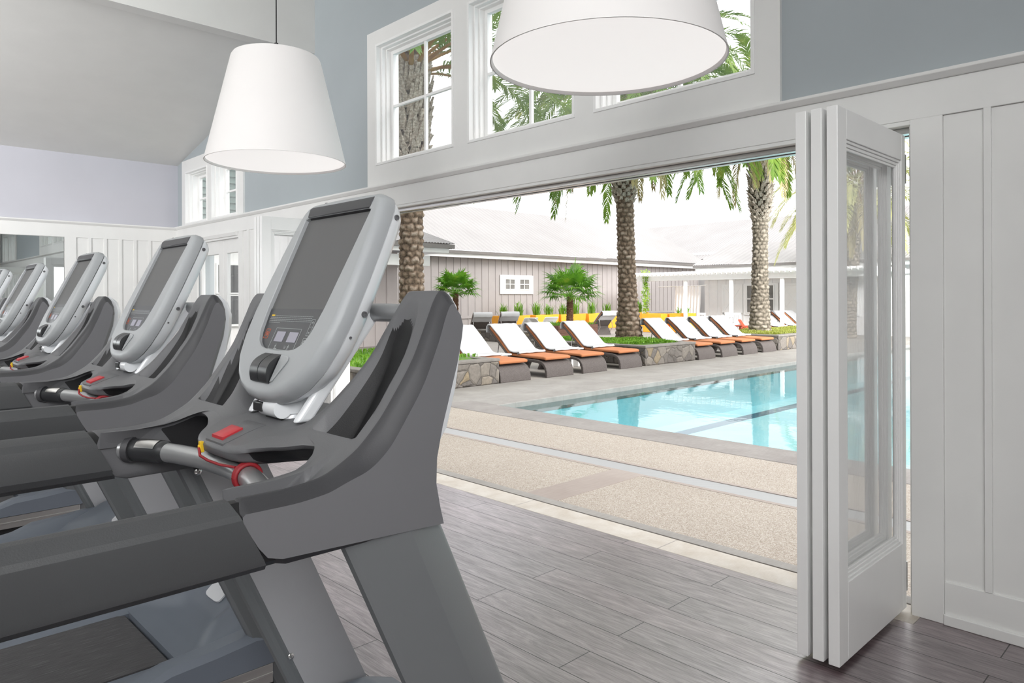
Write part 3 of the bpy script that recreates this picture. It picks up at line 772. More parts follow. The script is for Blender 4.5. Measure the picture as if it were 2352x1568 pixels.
    def runner(x, y, s):
        for q in ([(0, 9), (1.6, 9), (1.6, 11), (0, 11)], [(-1, 4), (1, 4), (1.3, 8.6), (-.6, 8.6)], [(-1, 4.4), (.2, 4.4), (-2.2, .2), (-3.2, .2)], [(0, 4.4), (1, 4.2), (2.6, 1.8), (2, .4), (1.4, .6), (1.6, 1.8)], [(1, 8), (1, 7), (3.6, 5.6), (3.8, 6.4)], [(-.6, 8.2), (-.4, 7.2), (-2.6, 5.4), (-3, 6.2)]):
            pr.prism([(x - a * s, y + b * s) for a, b in q], 'z', -.0096, zt)
    runner(.030, .1085, .0012); runner(-.032, .1085, .0012)
    pr.prism([(.020, .1085), (.036, .1085), (.020, .111)], 'z', -.0096, zt)
    for k in range(3): bar_(-.022, .1115 + k * .003, -.014 + k * .001, .1122 + k * .003)
    pr.map(face).build('panel_print', [MT['mark'], MT['yellow'], MT['orange_mark']], con, recalc=False)
    for x in (.028, -.034):
        G().box(x - .021, .127, -.0096, x + .021, .153, -.0085).map(face).build('display_window', MT['lcd'], con, bevel=.0008)
    # top bar, rocker, rear cover
    g = G().prism([(.466, -.012), (.469, .0005), (.490, .0035), (.504, -.003), (.513, -.014), (.5165, -.032), (.5165, -.036), (.47, -.036)], 'x', -.147, .147)
    g.v = [(p[2] if False else p[0], p[1], p[2]) for p in g.v]
    g.map(face).build('top_grille', MT['frame_dk'], con, smooth=35, bevel=.002)
    g = G().box(.118, .5165, -.034, .128, .523, -.018).box(-.10, .5185, -.038, .06, .521, -.026); g.map(face).build('top_button', MT['black'], con, bevel=.001)
    rk = []
    for i in range(17):
        t = i / 16; w = lerp(.024, .094, t); n = .0215 * math.sin(math.pi * min(1, t * .92 + .08)) ** .8 if t < 1 else .0
        rk.append((w, max(n, .001)))
    g = G()
    for s0, s1 in ((-.044, -.0008), (.0008, .042)):
        rings = [[(s0 + .004 * (1 - abs(s0) * 0), w, -.001), (s0, w, n * .55), (s0 + .001, w, n), (s1 - .001, w, n), (s1, w, n * .55), (s1, w, -.001)] for w, n in rk]
        g.loft(rings)
    rock = g.map(face).build('rocker_switch', MT['rocker'], con, smooth=40)
    g = G().prism([(-.052, .030), (-.044, .026), (-.044, .094), (-.080, .090), (-.084, .080)], 'z', .0, .004); g.map(face).build('rocker_rim', MT['bezel'], con, bevel=.002)
    g = G(); g.loft([ring(po, .965, -.041), ring(po, .984, -.0425), ring(po, .978, -.050), ring(po, .955, -.064), ring(po, .91, -.078), ring(po, .80, -.086), ring(po, .3, -.090)])
    g.map(face).build('rear_cover', MT['pearl'], con, smooth=40)
    for w, n in ((.468, -.052), (.225, -.060), (.165, -.052)):
        r0 = .0065 if w > .2 else .003
        for s in (-1, 1):
            vv = s * (interp(sorted([(y, x) for x, y in half[3:12]]), w) * .976); g = G()
            g.loft([[(vv + s * h, w + r0 * k * math.cos(R(30 * q)), n + r0 * k * math.sin(R(30 * q))) for q in range(12)] for h, k in ((-.004, 1), (.003, 1), (.003, .6), (.001, .5))])
            g.map(face).build('cover_screw', MT['frame'], con, smooth=40)
    # neck between dash and console
    g = G().tube([(.785, YC, 1.175), (.80, YC, 1.215), (.825, YC, 1.262)], [.055, .048, .05], 20)
    neck = g.map(sh).build('neck', MT['pearl'], T, smooth=40)
    g = G().tube([(.742, .028 + YC, 1.214), (.742, -.055 + YC, 1.214)], .022, 20).box(.745, -.05, 1.20, .80, .045, 1.228)
    g.map(sh).build('pivot', MT['pearl'], neck, smooth=40)
    g = G().box(.716, .006, 1.204, .745, .047, 1.226); g.map(sh).build('sensor_box', MT['black'], neck, bevel=.003)
    for s in (-1, 1):
        g = G(); g.add(*[[(x, s * y, z) for x, y, z in q] for q in ([(.735, .10, 1.19), (.775, .10, 1.19), (.935, .135, 1.425), (.905, .135, 1.445), (.735, .125, 1.19), (.775, .125, 1.19), (.935, .158, 1.425), (.905, .158, 1.445)],)], [(0, 1, 2, 3), (4, 7, 6, 5), (0, 4, 5, 1), (1, 5, 6, 2), (2, 6, 7, 3), (3, 7, 4, 0)])
        g.map(sh).build('console_strut', MT['pearl'], T, bevel=.008, seg=3)
    g = G().tube([(.918, -.33, 1.425), (.922, -.2, 1.428), (.922, .2, 1.428), (.918, .33, 1.425)], .021, 18); g.map(sh).build('cross_tube', MT['tube'], T, smooth=40)

    # --- deck
    g = G()
    for s in (-1, 1): g.box(-.74, min(s * .27, s * .43), .035, 1.30, max(s * .27, s * .43), .128)
    g.box(-.74, -.43, .035, -.60, .43, .15).box(.9, -.27, .035, 1.28, .27, .16)
    g.map(sh).build('deck_frame', MT['black'], T)
    g = G().prism([(-.70, .182), (.775, .182), (.803, .176), (.818, .160), (.818, .13), (-.72, .13), (-.72, .165)], 'y', -.258, .258); g.map(sh).build('running_belt', MT['belt'], T, smooth=30)
    for s in (-1, 1):
        g = G().box(-.72, min(s * .41, s * .447), .066, 1.10, max(s * .41, s * .447), .136)
        g.box(-.72, min(s * .447, s * .450), .095, 1.10, max(s * .447, s * .450), .105); g.map(sh).build('side_beam', MT['alu'], T, bevel=.003)
        pts = [(-.74, .0), (.58, .0), (.66, .012), (.75, .045), (.90, .055), (1.04, .072), (1.10, .06), (1.12, .03)]
        rings = []
        for X, e in pts:
            rings.append([(X, s * .262, .178), (X, s * .30, .181 + e * .10), (X, s * .335, .186 + e * .75), (X, s * .37, .190 + e), (X, s * .425, .187 + e), (X, s * .445, .176 + e * .8), (X, s * .452, .14), (X, s * .40, .138), (X, s * .262, .13)])
        g = G().loft(rings); g.map(sh).build('side_platform', MT['hood'], T, smooth=28)
    def hood(x, a):
        ridge = interp([(.82, .183), (.93, .226), (1.02, .262), (1.08, .292), (1.12, .305), (1.2, .30), (1.3, .26)], x)
        scoop = interp([(.82, .183), (.90, .188), (.97, .200), (1.02, .218), (1.045, .236), (1.11, .292), (1.14, .303), (1.2, .30), (1.3, .26)], x)
        lim = .30 - .14 * smooth01((x - .86) / .16)
        return lerp(scoop, ridge, smooth01((a - lim + .06) / .12))
    rings = []
    for y in [-.40 + .8 * i / 40 for i in range(41)]:
        rings.append([(.822, y, .13)] + [(x, y, hood(x, abs(y)) - (.05 * smooth01((abs(y) - .34) / .06))) for x in [.822 + .478 * i / 44 for i in range(45)]] + [(1.33, y, .16), (1.33, y, .04), (.9, y, .04)])
    hd = G().loft(rings).map(sh).build('motor_hood', MT['hood'], T, smooth=35)
    g = G(); v = []
    for k in range(24):
        th = 2 * math.pi * k / 24; cx_, sy_ = math.cos(th), math.sin(th); u = abs(cx_) ** .5 * math.copysign(1, cx_); w = abs(sy_) ** .5 * math.copysign(1, sy_)
        v.append((1.077 + .024 * w, .068 * u, .2665 + .0206 * w))
    g.add(v + [(x - .004, y, z + .006) for x, y, z in v], [tuple(range(24)), tuple(range(47, 23, -1))] + [(k, (k + 1) % 24, 24 + (k + 1) % 24, 24 + k) for k in range(24)])
    g.map(sh).build('badge_plate', MT['hoodlt'], hd)
    return T

tread = build_treadmill()
for k, (x, y, lab) in enumerate([(.43, 2.925, 'second grey treadmill in the row, directly behind the nearest one'),
                                 (.435, 4.265, 'third grey treadmill counting from the nearest, at the middle of the row'),
                                 (.452, 5.715, 'fourth grey treadmill counting from the nearest, partly hidden near the mirror'),
                                 (.452, 6.945, 'farthest grey treadmill of the row, just a sliver at the left edge')]):
    dup(tread, (x, y, 0), label=lab)
# ------------------------------------------------------------------ ground outside
def S(name, g, mat, **k): return struct(g.build(name, mat, **k))
S('ground', G().box(3.80, 7.75, -.25, 60, 40, -.004).box(3.80, -12, -.25, 4.85, 7.75, -.004).box(-20, 10.72, -.25, 3.80, 40, -.004).box(28.6, -12, -.25, 60, 7.75, -.004), MT['pave'])
S('ground_aggregate_near', G().box(3.802, -12, -.004, 4.82, 9.5, .0), MT['agg'])
S('ground_aggregate_far', G().box(5.13, -12, -.2, 6.075, 9.5, .0), MT['agg'])
S('trim_concrete_band', G().box(3.803, 3.47, 0, 4.82, 3.775, .002), MT['strip'])
S('trim_drain_border', G().box(4.82, -12, -.2, 4.868, 9.5, .002).box(5.085, -12, -.2, 5.13, 9.5, .002), MT['strip'])
dg = G().box(4.868, -12, -.05, 5.085, 9.5, -.003).build('drain_grate', MT['grate'])
tag(dg, 'long pale slotted drain grate set into the poolside paving', 'drain')
S('trim_pool_coping_near', G().box(6.085, -12, -.2, 6.63, 7.73, .003), MT['coping'], bevel=.012)
S('trim_pool_coping_left', G().box(6.632, 7.16, -.2, 28.6, 7.73, .003), MT['copingY'], bevel=.012)
S('ground_paving_strip', G().box(6.085, 7.735, -.004, 28.6, 8.93, .001), MT['copingY'])
pool = empty('swimming_pool', (6.64, 7.16, 0), 'bright turquoise swimming pool with a dark lane line, beyond the paving', 'pool')
pw = lambda p: (p.x - 6.64, p.y - 7.16, p.z)
g = G(); z0 = -.80
g.add([(6.62, -11, z0), (28.6, -11, z0), (28.6, 7.17, z0), (6.62, 7.17, z0)], [(0, 1, 2, 3)])
g.add([(6.62, -11, -.02), (6.62, 7.17, -.02), (6.62, 7.17, z0), (6.62, -11, z0)], [(0, 1, 2, 3)])
g.add([(6.62, 7.17, -.02), (28.6, 7.17, -.02), (28.6, 7.17, z0), (6.62, 7.17, z0)], [(0, 1, 2, 3)])
g.add([(28.6, 7.17, -.02), (28.6, -11, -.02), (28.6, -11, z0), (28.6, 7.17, z0)], [(0, 1, 2, 3)])
g.map(pw).build('basin', MT['pool'], pool, recalc=False)
wv = G().add([(6.62, -11, -.075), (28.6, -11, -.075), (28.6, 7.17, -.075), (6.62, 7.17, -.075)], [(0, 1, 2, 3)])
wv.map(pw).build('water', MT['water'], pool, recalc=False)
g = G().box(10.05, 5.90 + .55, z0, 27, 6.15 + .55, z0 + .004).box(9.95, 5.6 + .55, z0, 10.25, 6.45 + .55, z0 + .004)
g.map(pw).build('lane_line', MT['lane'], pool)

# ------------------------------------------------------------------ stone planter walls with ground cover
def cover(name, x0, y0, x1, y1, z, n, mat, label, seed, h=.07):
    r = random.Random(seed); g = G()
    for i in range(n):
        x, y = r.uniform(x0, x1), r.uniform(y0, y1); a = r.uniform(0, 6.28); l = r.uniform(.014, .032); hh = r.uniform(.008, h * .6)
        hump = .05 * math.sin(x * 2.1 + seed) * math.sin(y * 2.6) + .03
        c, s = math.cos(a) * l, math.sin(a) * l; zz = z + hump
        g.add([(x - s * .4, y + c * .4, zz - .03), (x + s * .4, y - c * .4, zz - .03), (x + c + s * .35, y + s - c * .35, zz + hh), (x + c * 1.3, y + s * 1.3, zz + hh * .9), (x + c - s * .35, y + s + c * .35, zz + hh)], [(0, 1, 2, 3, 4)])
    nx, ny = 24, 10; v = []; f = []
    for i in range(nx + 1):
        for j in range(ny + 1):
            x, y = lerp(x0, x1, i / nx), lerp(y0, y1, j / ny); v.append((x, y, z + .05 * math.sin(x * 2.1 + seed) * math.sin(y * 2.6) + .014 - (.06 if i in (0, nx) or j in (0, ny) else 0)))
    f = [(i * (ny + 1) + j, (i + 1) * (ny + 1) + j, (i + 1) * (ny + 1) + j + 1, i * (ny + 1) + j + 1) for i in range(nx) for j in range(ny)]
    g.add(v, f)
    o = g.build(name, mat, recalc=False); o['kind'] = 'stuff'; o['label'] = label; o['category'] = 'ground cover'; return o
def stone_planter(x0, y0, x1, y1, h, label):
    t = empty('stone_planter', ((x0 + x1) / 2, (y0 + y1) / 2, 0), label, 'planter')
    k = lambda p: (p.x - (x0 + x1) / 2, p.y - (y0 + y1) / 2, p.z)
    G().box(x0, y0, 0, x1, y1, h - .05).map(k).build('rubble_wall', MT['rubble'], t, bevel=.02)
    g = G(); w = .22
    g.box(x0 - .01, y0 - .01, h - .05, x1 + .01, y0 + w, h).box(x0 - .01, y1 - w, h - .05, x1 + .01, y1 + .01, h).box(x0 - .01, y0 + w, h - .05, x0 + w, y1 - w, h).box(x1 - w, y0 + w, h - .05, x1 + .01, y1 - w, h)
    g.map(k).build('wall_cap', MT['wallcap'], t, bevel=.012)
    return t
stone_planter(5.6, 8.95, 8.36, 12.2, .43, 'grey stone planter wall left of the first lounger, behind the treadmill arm')
stone_planter(12.66, 8.98, 14.64, 12.4, .43, 'stone planter wall between the two groups of orange loungers')
stone_planter(18.86, 8.98, 23.6, 11.5, .42, 'stone planter wall right of the eighth lounger, under the right palm')
cover('ground_cover', 5.85, 9.2, 8.12, 11.9, .42, 2600, MT['ground_cover'], 'dark green ground cover in the stone planter left of the loungers', 1)
cover('ground_cover', 12.88, 9.3, 14.4, 12.1, .42, 5200, MT['ground_cover'], 'bright green ground cover around the middle palm trunk', 2)
cover('ground_cover', 19.1, 9.3, 23.35, 11.2, .41, 7000, MT['ground_cover2'], 'yellowish green ground cover around the right palm trunk', 3)
def low_wall(x0, y0, x1, y1, h, label):
    t = empty('garden_wall', ((x0 + x1) / 2, (y0 + y1) / 2, 0), label, 'wall'); k = lambda p: (p.x - (x0 + x1) / 2, p.y - (y0 + y1) / 2, p.z)
    G().box(x0, y0, 0, x1, y1, h - .05).map(k).build('rubble_wall', MT['rubble'], t, bevel=.015); G().box(x0 - .015, y0 - .015, h - .05, x1 + .015, y1 + .015, h).map(k).build('wall_cap', MT['wallcap'], t, bevel=.01)
low_wall(16.3, 15.1, 16.62, 18.6, .38, 'low tan stone wall behind the second and third loungers')
low_wall(17.2, 21.0, 22.0, 21.25, .36, 'low stone ledge running along the foot of the grey barn wall')

# ------------------------------------------------------------------ palms
GA = math.pi * (3 - math.sqrt(5))
def trunk_mesh(prof, lean, seed, K=8, pitch=.118, amp=.028, dz=.0165, n=80):
    """diamond-scarred date palm trunk; prof = [(z, radius)], lean(z) -> (dx, dy)"""
    r = random.Random(seed); z0, z1 = prof[0][0], prof[-1][0]; rows = int((z1 - z0) / dz); rings = []; hs = []
    jit = {}
    for i in range(rows + 1):
        z = z0 + (z1 - z0) * i / rows; R0 = interp(prof, z); lx, ly = lean(z); rg = []
        for k in range(n):
            th = 2 * math.pi * k / n
            c3 = (math.cos(th) * 2.2 + seed, math.sin(th) * 2.2, z * 6); wz = z + .045 * mnoise.noise(c3); wu = .30 * mnoise.noise((c3[1] + 9, c3[0], c3[2]))
            v = wz / pitch; row = math.floor(v); fv = v - row; u = th / (2 * math.pi) * K + wu + .5 * (row % 2) + .12 * math.sin(row * 7.3 + seed); cu = math.floor(u); fu = abs((u - cu) * 2 - 1)
            j = jit.setdefault((row, cu % K), r.uniform(.55, 1.25))
            lump = max(0, 1 - fu ** 2.2) ** .7 * (math.sin(math.pi * min(1, fv * .92 + .04)) ** .8) * (.55 + .45 * fv)
            d = amp * (lump * 1.7 * j - .6) + .022 * mnoise.noise((math.cos(th) * 5, math.sin(th) * 5 + seed, z * 16)) + .008 * mnoise.noise((math.cos(th) * 14, math.sin(th) * 14 + seed, z * 40))
            rr = R0 + d; hs.append(max(0., min(1., lump * .75 * j))); rg.append((lx + rr * math.cos(th), ly + rr * math.sin(th), z))
        rings.append(rg)
    g = G().loft(rings); g.hs = hs; return g
def boots_mesh(zs, R0, lean, seed, size=1.):
    r = random.Random(seed); g = G(); z = zs[0]; row = 0
    while z < zs[1]:
        K = 11; t = (z - zs[0]) / (zs[1] - zs[0])
        for k in range(K):
            th = 2 * math.pi * (k + .5 * (row % 2)) / K + r.uniform(-.12, .12); lx, ly = lean(z); rad = interp(R0, z)
            up = lerp(-.05, .30, t) * r.uniform(.5, 1.2) + .06; out = r.uniform(.05, .12) * size; w = r.uniform(.04, .07) * size; th2 = r.uniform(.02, .035)
            o = Vector((math.cos(th), math.sin(th), 0)); sd = Vector((-math.sin(th), math.cos(th), 0)); c = Vector((lx, ly, z + r.uniform(-.03, .03)))
            tw = r.uniform(-.25, .25)
            def q(dd, hh, ww, tt): 
                p = c + o * (rad - .03 + dd) + Vector((0, 0, hh)) + sd * (tw * hh)
                return [p - sd * ww - o * tt, p + sd * ww - o * tt, p + sd * ww * .8 + o * tt * .6, p - sd * ww * .8 + o * tt * .6]
            g.loft([q(0, -.07, w * 1.15, th2), q(out * .55, up * .4, w * .9, th2), q(out, up, w * .55, th2 * .8)])
        z += .095 * size; row += 1
    # ragged fibre strips
    for i in range(170):
        th = r.uniform(0, 6.283); z = r.uniform(zs[0] - .05, zs[1]); rad = interp(R0, z) + r.uniform(.0, .05); lx, ly = lean(z)
        p = Vector((lx + rad * math.cos(th), ly + rad * math.sin(th), z)); sd = Vector((-math.sin(th), math.cos(th), 0)); d = Vector((math.cos(th) * r.uniform(.0, .5), math.sin(th) * r.uniform(.0, .5), r.uniform(-1, .3))) + sd * r.uniform(-.6, .6)
        d = d.normalized() * r.uniform(.06, .17); w = sd * r.uniform(.006, .018); g.add([p - w, p + w, p + d], [(0, 1, 2)])
    return g
def frond(g, base, az, el, length, seed, droop=1., leaf=.46, pairs=62, stalk=None, mi=0, fat=1.):
    r = random.Random(seed); p = Vector(base); d = Vector((math.cos(az) * math.cos(el), math.sin(az) * math.cos(el), math.sin(el)))
    n = 16; pts = [p.copy()]; st = length / n
    for i in range(n):
        d = (d + Vector((0, 0, -.055 * droop * (1 + 1.6 * i / n)))).normalized(); p = p + d * st; pts.append(p.copy())
    rad = [lerp(.030, .004, (i / n) ** .7) for i in range(n + 1)]
    (stalk or g).tube(pts[:6], [q * fat for q in rad[:6]], 6, mi=0, flat=.6); g.tube(pts[5:], [q * .7 for q in rad[5:]], 5, mi=0, flat=.6)
    twist = r.uniform(-.5, .5)
    for k in range(pairs):
        t = .14 + .86 * k / pairs; x = t * n; i = min(int(x), n - 1); q = pts[i].lerp(pts[i + 1], x - i); tan = (pts[i + 1] - pts[i]).normalized()
        sdv = tan.cross(Vector((0, 0, 1)))
        if sdv.length < .05: sdv = Vector((-math.sin(az), math.cos(az), 0))
        sdv.normalize(); nor = sdv.cross(tan).normalized()
        L = leaf * (math.sin(math.pi * min(1, (t * .86 + .10))) ** .55) * r.uniform(.85, 1.1)
        for s in (-1, 1):
            ang = lerp(1.05, .45, t) + r.uniform(-.12, .12); lift = r.uniform(.15, .55) + twist * s * .3
            dv = (tan * math.cos(ang) + sdv * s * math.sin(ang) * math.cos(lift) + nor * math.sin(ang) * math.sin(lift)).normalized()
            wv = dv.cross(nor).normalized() * r.uniform(.016, .025)
            m = q + dv * L * .55 + Vector((0, 0, -.02 * L)); e = q + dv * L + Vector((0, 0, -.20 * L * droop))
            g.add([q - wv * .5, q + wv * .5, m + wv, e, m - wv], [(0, 1, 2, 4), (4, 2, 3)], mi)
def date_palm(loc, prof, boots, crown, label, seed, lean=lambda z: (0, 0), nf=38, flen=2.7, mat='trunk', leafmat='frond', skirt=6, dry=8, hang=(), ellow=-.30, fat=1.):
    t = empty('date_palm', loc, label, 'palm tree')
    tg = trunk_mesh(prof, lean, seed); to = tg.build('trunk', MT[mat], t, smooth=80)
    at = to.data.attributes.new('scale_height', 'FLOAT', 'POINT'); at.data.foreach_set('value', tg.hs)
    boots_mesh((boots[0][0], boots[-1][0]), boots, lean, seed + 1).build('leaf_bases', MT['boot'], t, recalc=True)
    r = random.Random(seed + 5); g = G(); sk = G(); dy = G(); lx, ly = lean(crown)
    for i in range(nf):
        u = i / (nf - 1); az = i * GA + r.uniform(-.2, .2); el = lerp(1.35, ellow, u ** .75) + r.uniform(-.1, .1)
        b = (lx + .16 * math.cos(az), ly + .16 * math.sin(az), crown + .45 * (1 - u) + .05)
        frond(g, b, az, el, flen * r.uniform(.85, 1.1) * lerp(.8, 1, min(1, u * 2.5)), seed * 100 + i, droop=r.uniform(.8, 1.3), stalk=sk, fat=fat)
    for i in range(dry):
        az = i * GA * 1.7 + seed; b = (lx + .22 * math.cos(az), ly + .22 * math.sin(az), crown - .05)
        frond(dy, b, az, r.uniform(-.75, -.35), flen * r.uniform(.6, .8), seed * 77 + i, droop=2.0, leaf=.34, pairs=34, stalk=sk)
    for az, el, L in hang:
        frond(dy, (lx + .22 * math.cos(az), ly + .22 * math.sin(az), crown), az, el, L, seed * 31 + int(az * 10), droop=1.4, leaf=.34, pairs=40, stalk=sk)
    g.build('crown', MT[leafmat], t, recalc=False); sk.build('leaf_stalks', MT['petiole'], t, smooth=60)
    if dry or hang: dy.build('dry_fronds', MT['frond_dry'], t, recalc=False)
    return t
date_palm((7.52, 10.32, .40), [(0, .235), (.5, .215), (1.5, .205), (2.9, .205), (3.2, .24), (5.7, .27)], [(3.0, .25), (3.4, .31), (4.6, .33), (5.0, .28)], 4.95, 'thick scaly date palm behind the nearest treadmill, its top filling the left high window', 3, nf=46, ellow=.30, dry=0, flen=3.6, fat=1.7)
date_palm((14.66, 10.9, .40), [(0, .34), (.35, .31), (.8, .25), (1.6, .215), (3.0, .205), (3.6, .22), (4.0, .25), (6.3, .28)], [(3.55, .25), (3.8, .30), (5.3, .32), (6.3, .30)], 6.35, 'middle date palm with a dark trunk rising from green ground cover among the loungers', 11, lean=lambda z: (-.012 * z * 1.6, .012 * z * 1.6), flen=4.5, nf=110, hang=((-.55, -.25, 2.3), (.2, -.3, 2.2)))
date_palm((20.22, 10.21, .40), [(0, .33), (.4, .29), (1.2, .245), (2.6, .21), (3.8, .225), (4.1, .27), (6.6, .30)], [(3.45, .25), (3.9, .33), (5.4, .34), (6.6, .30)], 6.45, 'right date palm with a grey trunk beside the folded glass doors', 23, lean=lambda z: (.006 * z, -.006 * z), mat='trunk_gr', flen=3.5, nf=56, hang=((2.1, -.15, 2.4), (1.5, -.1, 2.2), (2.6, -.2, 2.0), (-.7, -.3, 2.3), (-1.3, -.5, 2.0)))
date_palm((26.3, 10.0, 0), [(0, .33), (.5, .28), (1.6, .24), (3.9, .24), (5.3, .30)], [(3.8, .28), (4.6, .33), (5.3, .30)], 5.3, 'date palm seen pale through the panes of the folded glass doors', 31, lean=lambda z: (.05 * z, -.05 * z), mat='trunk_gr', leafmat='frond_hazed', flen=3.7, nf=44, dry=5)

def fan_palm(loc, h, rt, rc, label, seed, nl=26):
    t = empty('fan_palm', loc, label, 'palm tree', None); r = random.Random(seed); rings = []
    for i in range(46):
        z = h * i / 45; rg = []
        for k in range(26):
            th = 2 * math.pi * k / 26; rr = rt * lerp(1.0, .85, i / 45) * (1 + .30 * abs(mnoise.noise((math.cos(th) * 3, math.sin(th) * 3 + seed, z * 9))) + .18 * ((i % 4) / 3)); rg.append((rr * math.cos(th) + .03 * z, rr * math.sin(th), z))
        rings.append(rg)
    g = G().loft(rings)
    for i in range(150):
        th = r.uniform(0, 6.28); z = r.uniform(0, h); o = Vector((math.cos(th), math.sin(th), 0)); p = o * rt * .95 + Vector((.03 * z, 0, z)); sd = Vector((-o.y, o.x, 0)) * .012
        g.add([p - sd, p + sd, p + o * r.uniform(.03, .09) + Vector((0, 0, r.uniform(-.12, .12)))], [(0, 1, 2)])
    g.build('trunk', MT['hairy'], t, smooth=60)
    lf = G(); st = G(); top = Vector((.03 * h, 0, h))
    for i in range(nl):
        u = i / (nl - 1); az = i * GA; el = lerp(1.3, -.12, u ** .8); L = rc * r.uniform(.42, .58); d = Vector((math.cos(az) * math.cos(el), math.sin(az) * math.cos(el), math.sin(el)))
        hub = top + d * L + Vector((0, 0, .02)); st.tube([top + d * .03, top + d * L * .5, hub], [.013, .010, .008], 5)
        sd = d.cross(Vector((0, 0, 1))); sd = sd.normalized() if sd.length > .1 else Vector((-math.sin(az), math.cos(az), 0)); nor = sd.cross(d).normalized(); ns = 22
        for k in range(ns):
            a = lerp(-2.0, 2.0, k / (ns - 1)); dv = (d * math.cos(a) + sd * math.sin(a)).normalized(); LL = rc * r.uniform(.44, .56) * lerp(1, .75, abs(a) / 2.0); w = sd * math.cos(a) * .022 - d * math.sin(a) * .022
            m = hub + dv * LL * .55 + nor * .02; e = hub + dv * LL - Vector((0, 0, r.uniform(.02, .16) * rc)); lf.add([hub, m - w * 1.3, e, m + w * 1.3], [(0, 1, 2, 3)])
    lf.build('crown', MT['fan'], t, recalc=False); st.build('leaf_stalks', MT['grass'], t, smooth=60)
    return t
fan_palm((15.9, 19.3, 0), 1.62, .10, 1.05, 'small fan palm in front of the grey barn wall, left of its white window', 5)
wp = empty('wooden_planter', (19.0, 16.9, 0), 'brown wooden box planter holding the fan palm right of the white window', 'planter')
g = G()
for k in range(4): g.box(-1.05, -.62, .002 + k * .128, 1.05, .62, .002 + k * .128 + .124)
g.build('planter_box', MT['wood'], wp, bevel=.006)
G().box(-1.0, -.57, .40, 1.0, .57, .515).build('soil', MT['hairy'], wp)
fan_palm((19.0, 16.7, .46), 1.05, .11, 1.38, 'fan palm growing out of the brown wooden planter', 9, nl=30)
cover('ground_cover', 18.0, 16.3, 20.0, 17.5, .50, 900, MT['ground_cover'], 'dark green ground cover filling the brown wooden planter', 6, h=.10)

# ------------------------------------------------------------------ loungers
def arcprof(pts, th):
    """ribbon of thickness th along pts -> closed polygon"""
    P = [Vector((a, b)) for a, b in pts]; up = []; dn = []
    for i, p in enumerate(P):
        t = (P[min(i + 1, len(P) - 1)] - P[max(i - 1, 0)]).normalized(); n = Vector((-t.y, t.x)); up.append(p); dn.append(p - n * th)
    return [tuple(p) for p in up] + [tuple(p) for p in reversed(dn)]
LG = 'orange cushioned wicker loungers by the pool'
def make_lounger():
    t = empty('sun_lounger', (8.74, 8.92, 0), 'orange cushioned wicker lounger against the left stone planter wall, leftmost of the front row', 'lounger', LG)
    def ex(pts, th, x0, x1): return G().prism(arcprof(pts, th), 'x', x0, x1)
    shell = [(.005, .0), (.012, .10), (.04, .19), (.09, .255), (.16, .293), (.26, .312), (.5, .322), (1.05, .335)]
    ex(shell, .055, -.37, .37).build('wicker_frame', MT['wicker'], t, smooth=35, bevel=.01)
    ex([(1.25, .0), (1.20, .10), (1.15, .2), (1.05, .29), (.95, .30)][::-1], .05, -.36, .36).build('rear_leg', MT['wicker'], t, smooth=35, bevel=.008)
    ex([(1.0, .335), (1.30, .60), (1.60, .868)], .04, -.36, .36).build('backrest', MT['wicker'], t, smooth=35, bevel=.01)
    G().tube([(-.30, 1.36, .62), (-.30, 1.42, .30), (-.30, 1.25, .10)], .012, 8).tube([(.30, 1.36, .62), (.30, 1.42, .30), (.30, 1.25, .10)], .012, 8).build('backrest_prop', MT['chrome'], t, smooth=50)
    c = G().prism(arcprof([(.055, .362), (.12, .378), (.5, .386), (1.0, .398)], .055), 'x', -.345, .345); c.build('seat_cushion', MT['orange'], t, smooth=35, bevel=.018)
    G().prism(arcprof([(.985, .398), (1.02, .412), (1.30, .664), (1.575, .905)], .055), 'x', -.345, .345).build('back_cushion', MT['orange'], t, smooth=35, bevel=.018)
    return t
TG = 'white towels spread over lounger backrests'
def make_towel(back=()):
    path = list(back) + [(1.655, .775), (1.668, .83), (1.655, .885), (1.62, .925), (1.565, .918), (1.30, .69), (1.05, .466), (1.0, .432), (.90, .412), (.80, .412), (.755, .422), (.745, .412), (.80, .402)]
    n = 9; rings = []
    for i in range(n):
        x = -.36 + .72 * i / (n - 1); rings.append([(x, a + .006 * math.sin(i * 2.3 + a * 9), b + .004 * math.sin(i * 1.9 + b * 11) + .004) for a, b in path])
    g = G(); g.loft(rings, cap=False, closed=False)
    o = g.build('towel', MT['towel'], None, smooth=60); s = o.modifiers.new('thick', 'SOLIDIFY'); s.thickness = .022; s.offset = 1
    b = o.modifiers.new('bevel', 'BEVEL'); b.width = .008; b.segments = 2
    return tag(o, 'white towel on the leftmost front lounger, beside the left stone planter', 'towel', TG)
lounger = make_lounger(); towel = make_towel(); towel.location = (8.74, 8.92, 0)
ords = ['second', 'third', 'fourth', 'fifth', 'sixth', 'seventh', 'eighth']
hint = ['with a white side table on its left', 'between two white side tables', 'just left of the middle stone planter', 'just right of the middle stone planter', 'in the right group, second after the planter', 'in the right group, third after the planter', 'next to the right stone planter']
for k, x in enumerate((9.90, 10.92, 12.10, 15.08, 16.15, 17.2, 18.25)):
    dup(lounger, (x, 8.92, 0), label='%s orange wicker lounger of the front row, %s' % (ords[k], hint[k]))
    dup(towel, (x, 8.92, 0), label='white towel on the %s front row lounger, %s' % (ords[k], hint[k]))
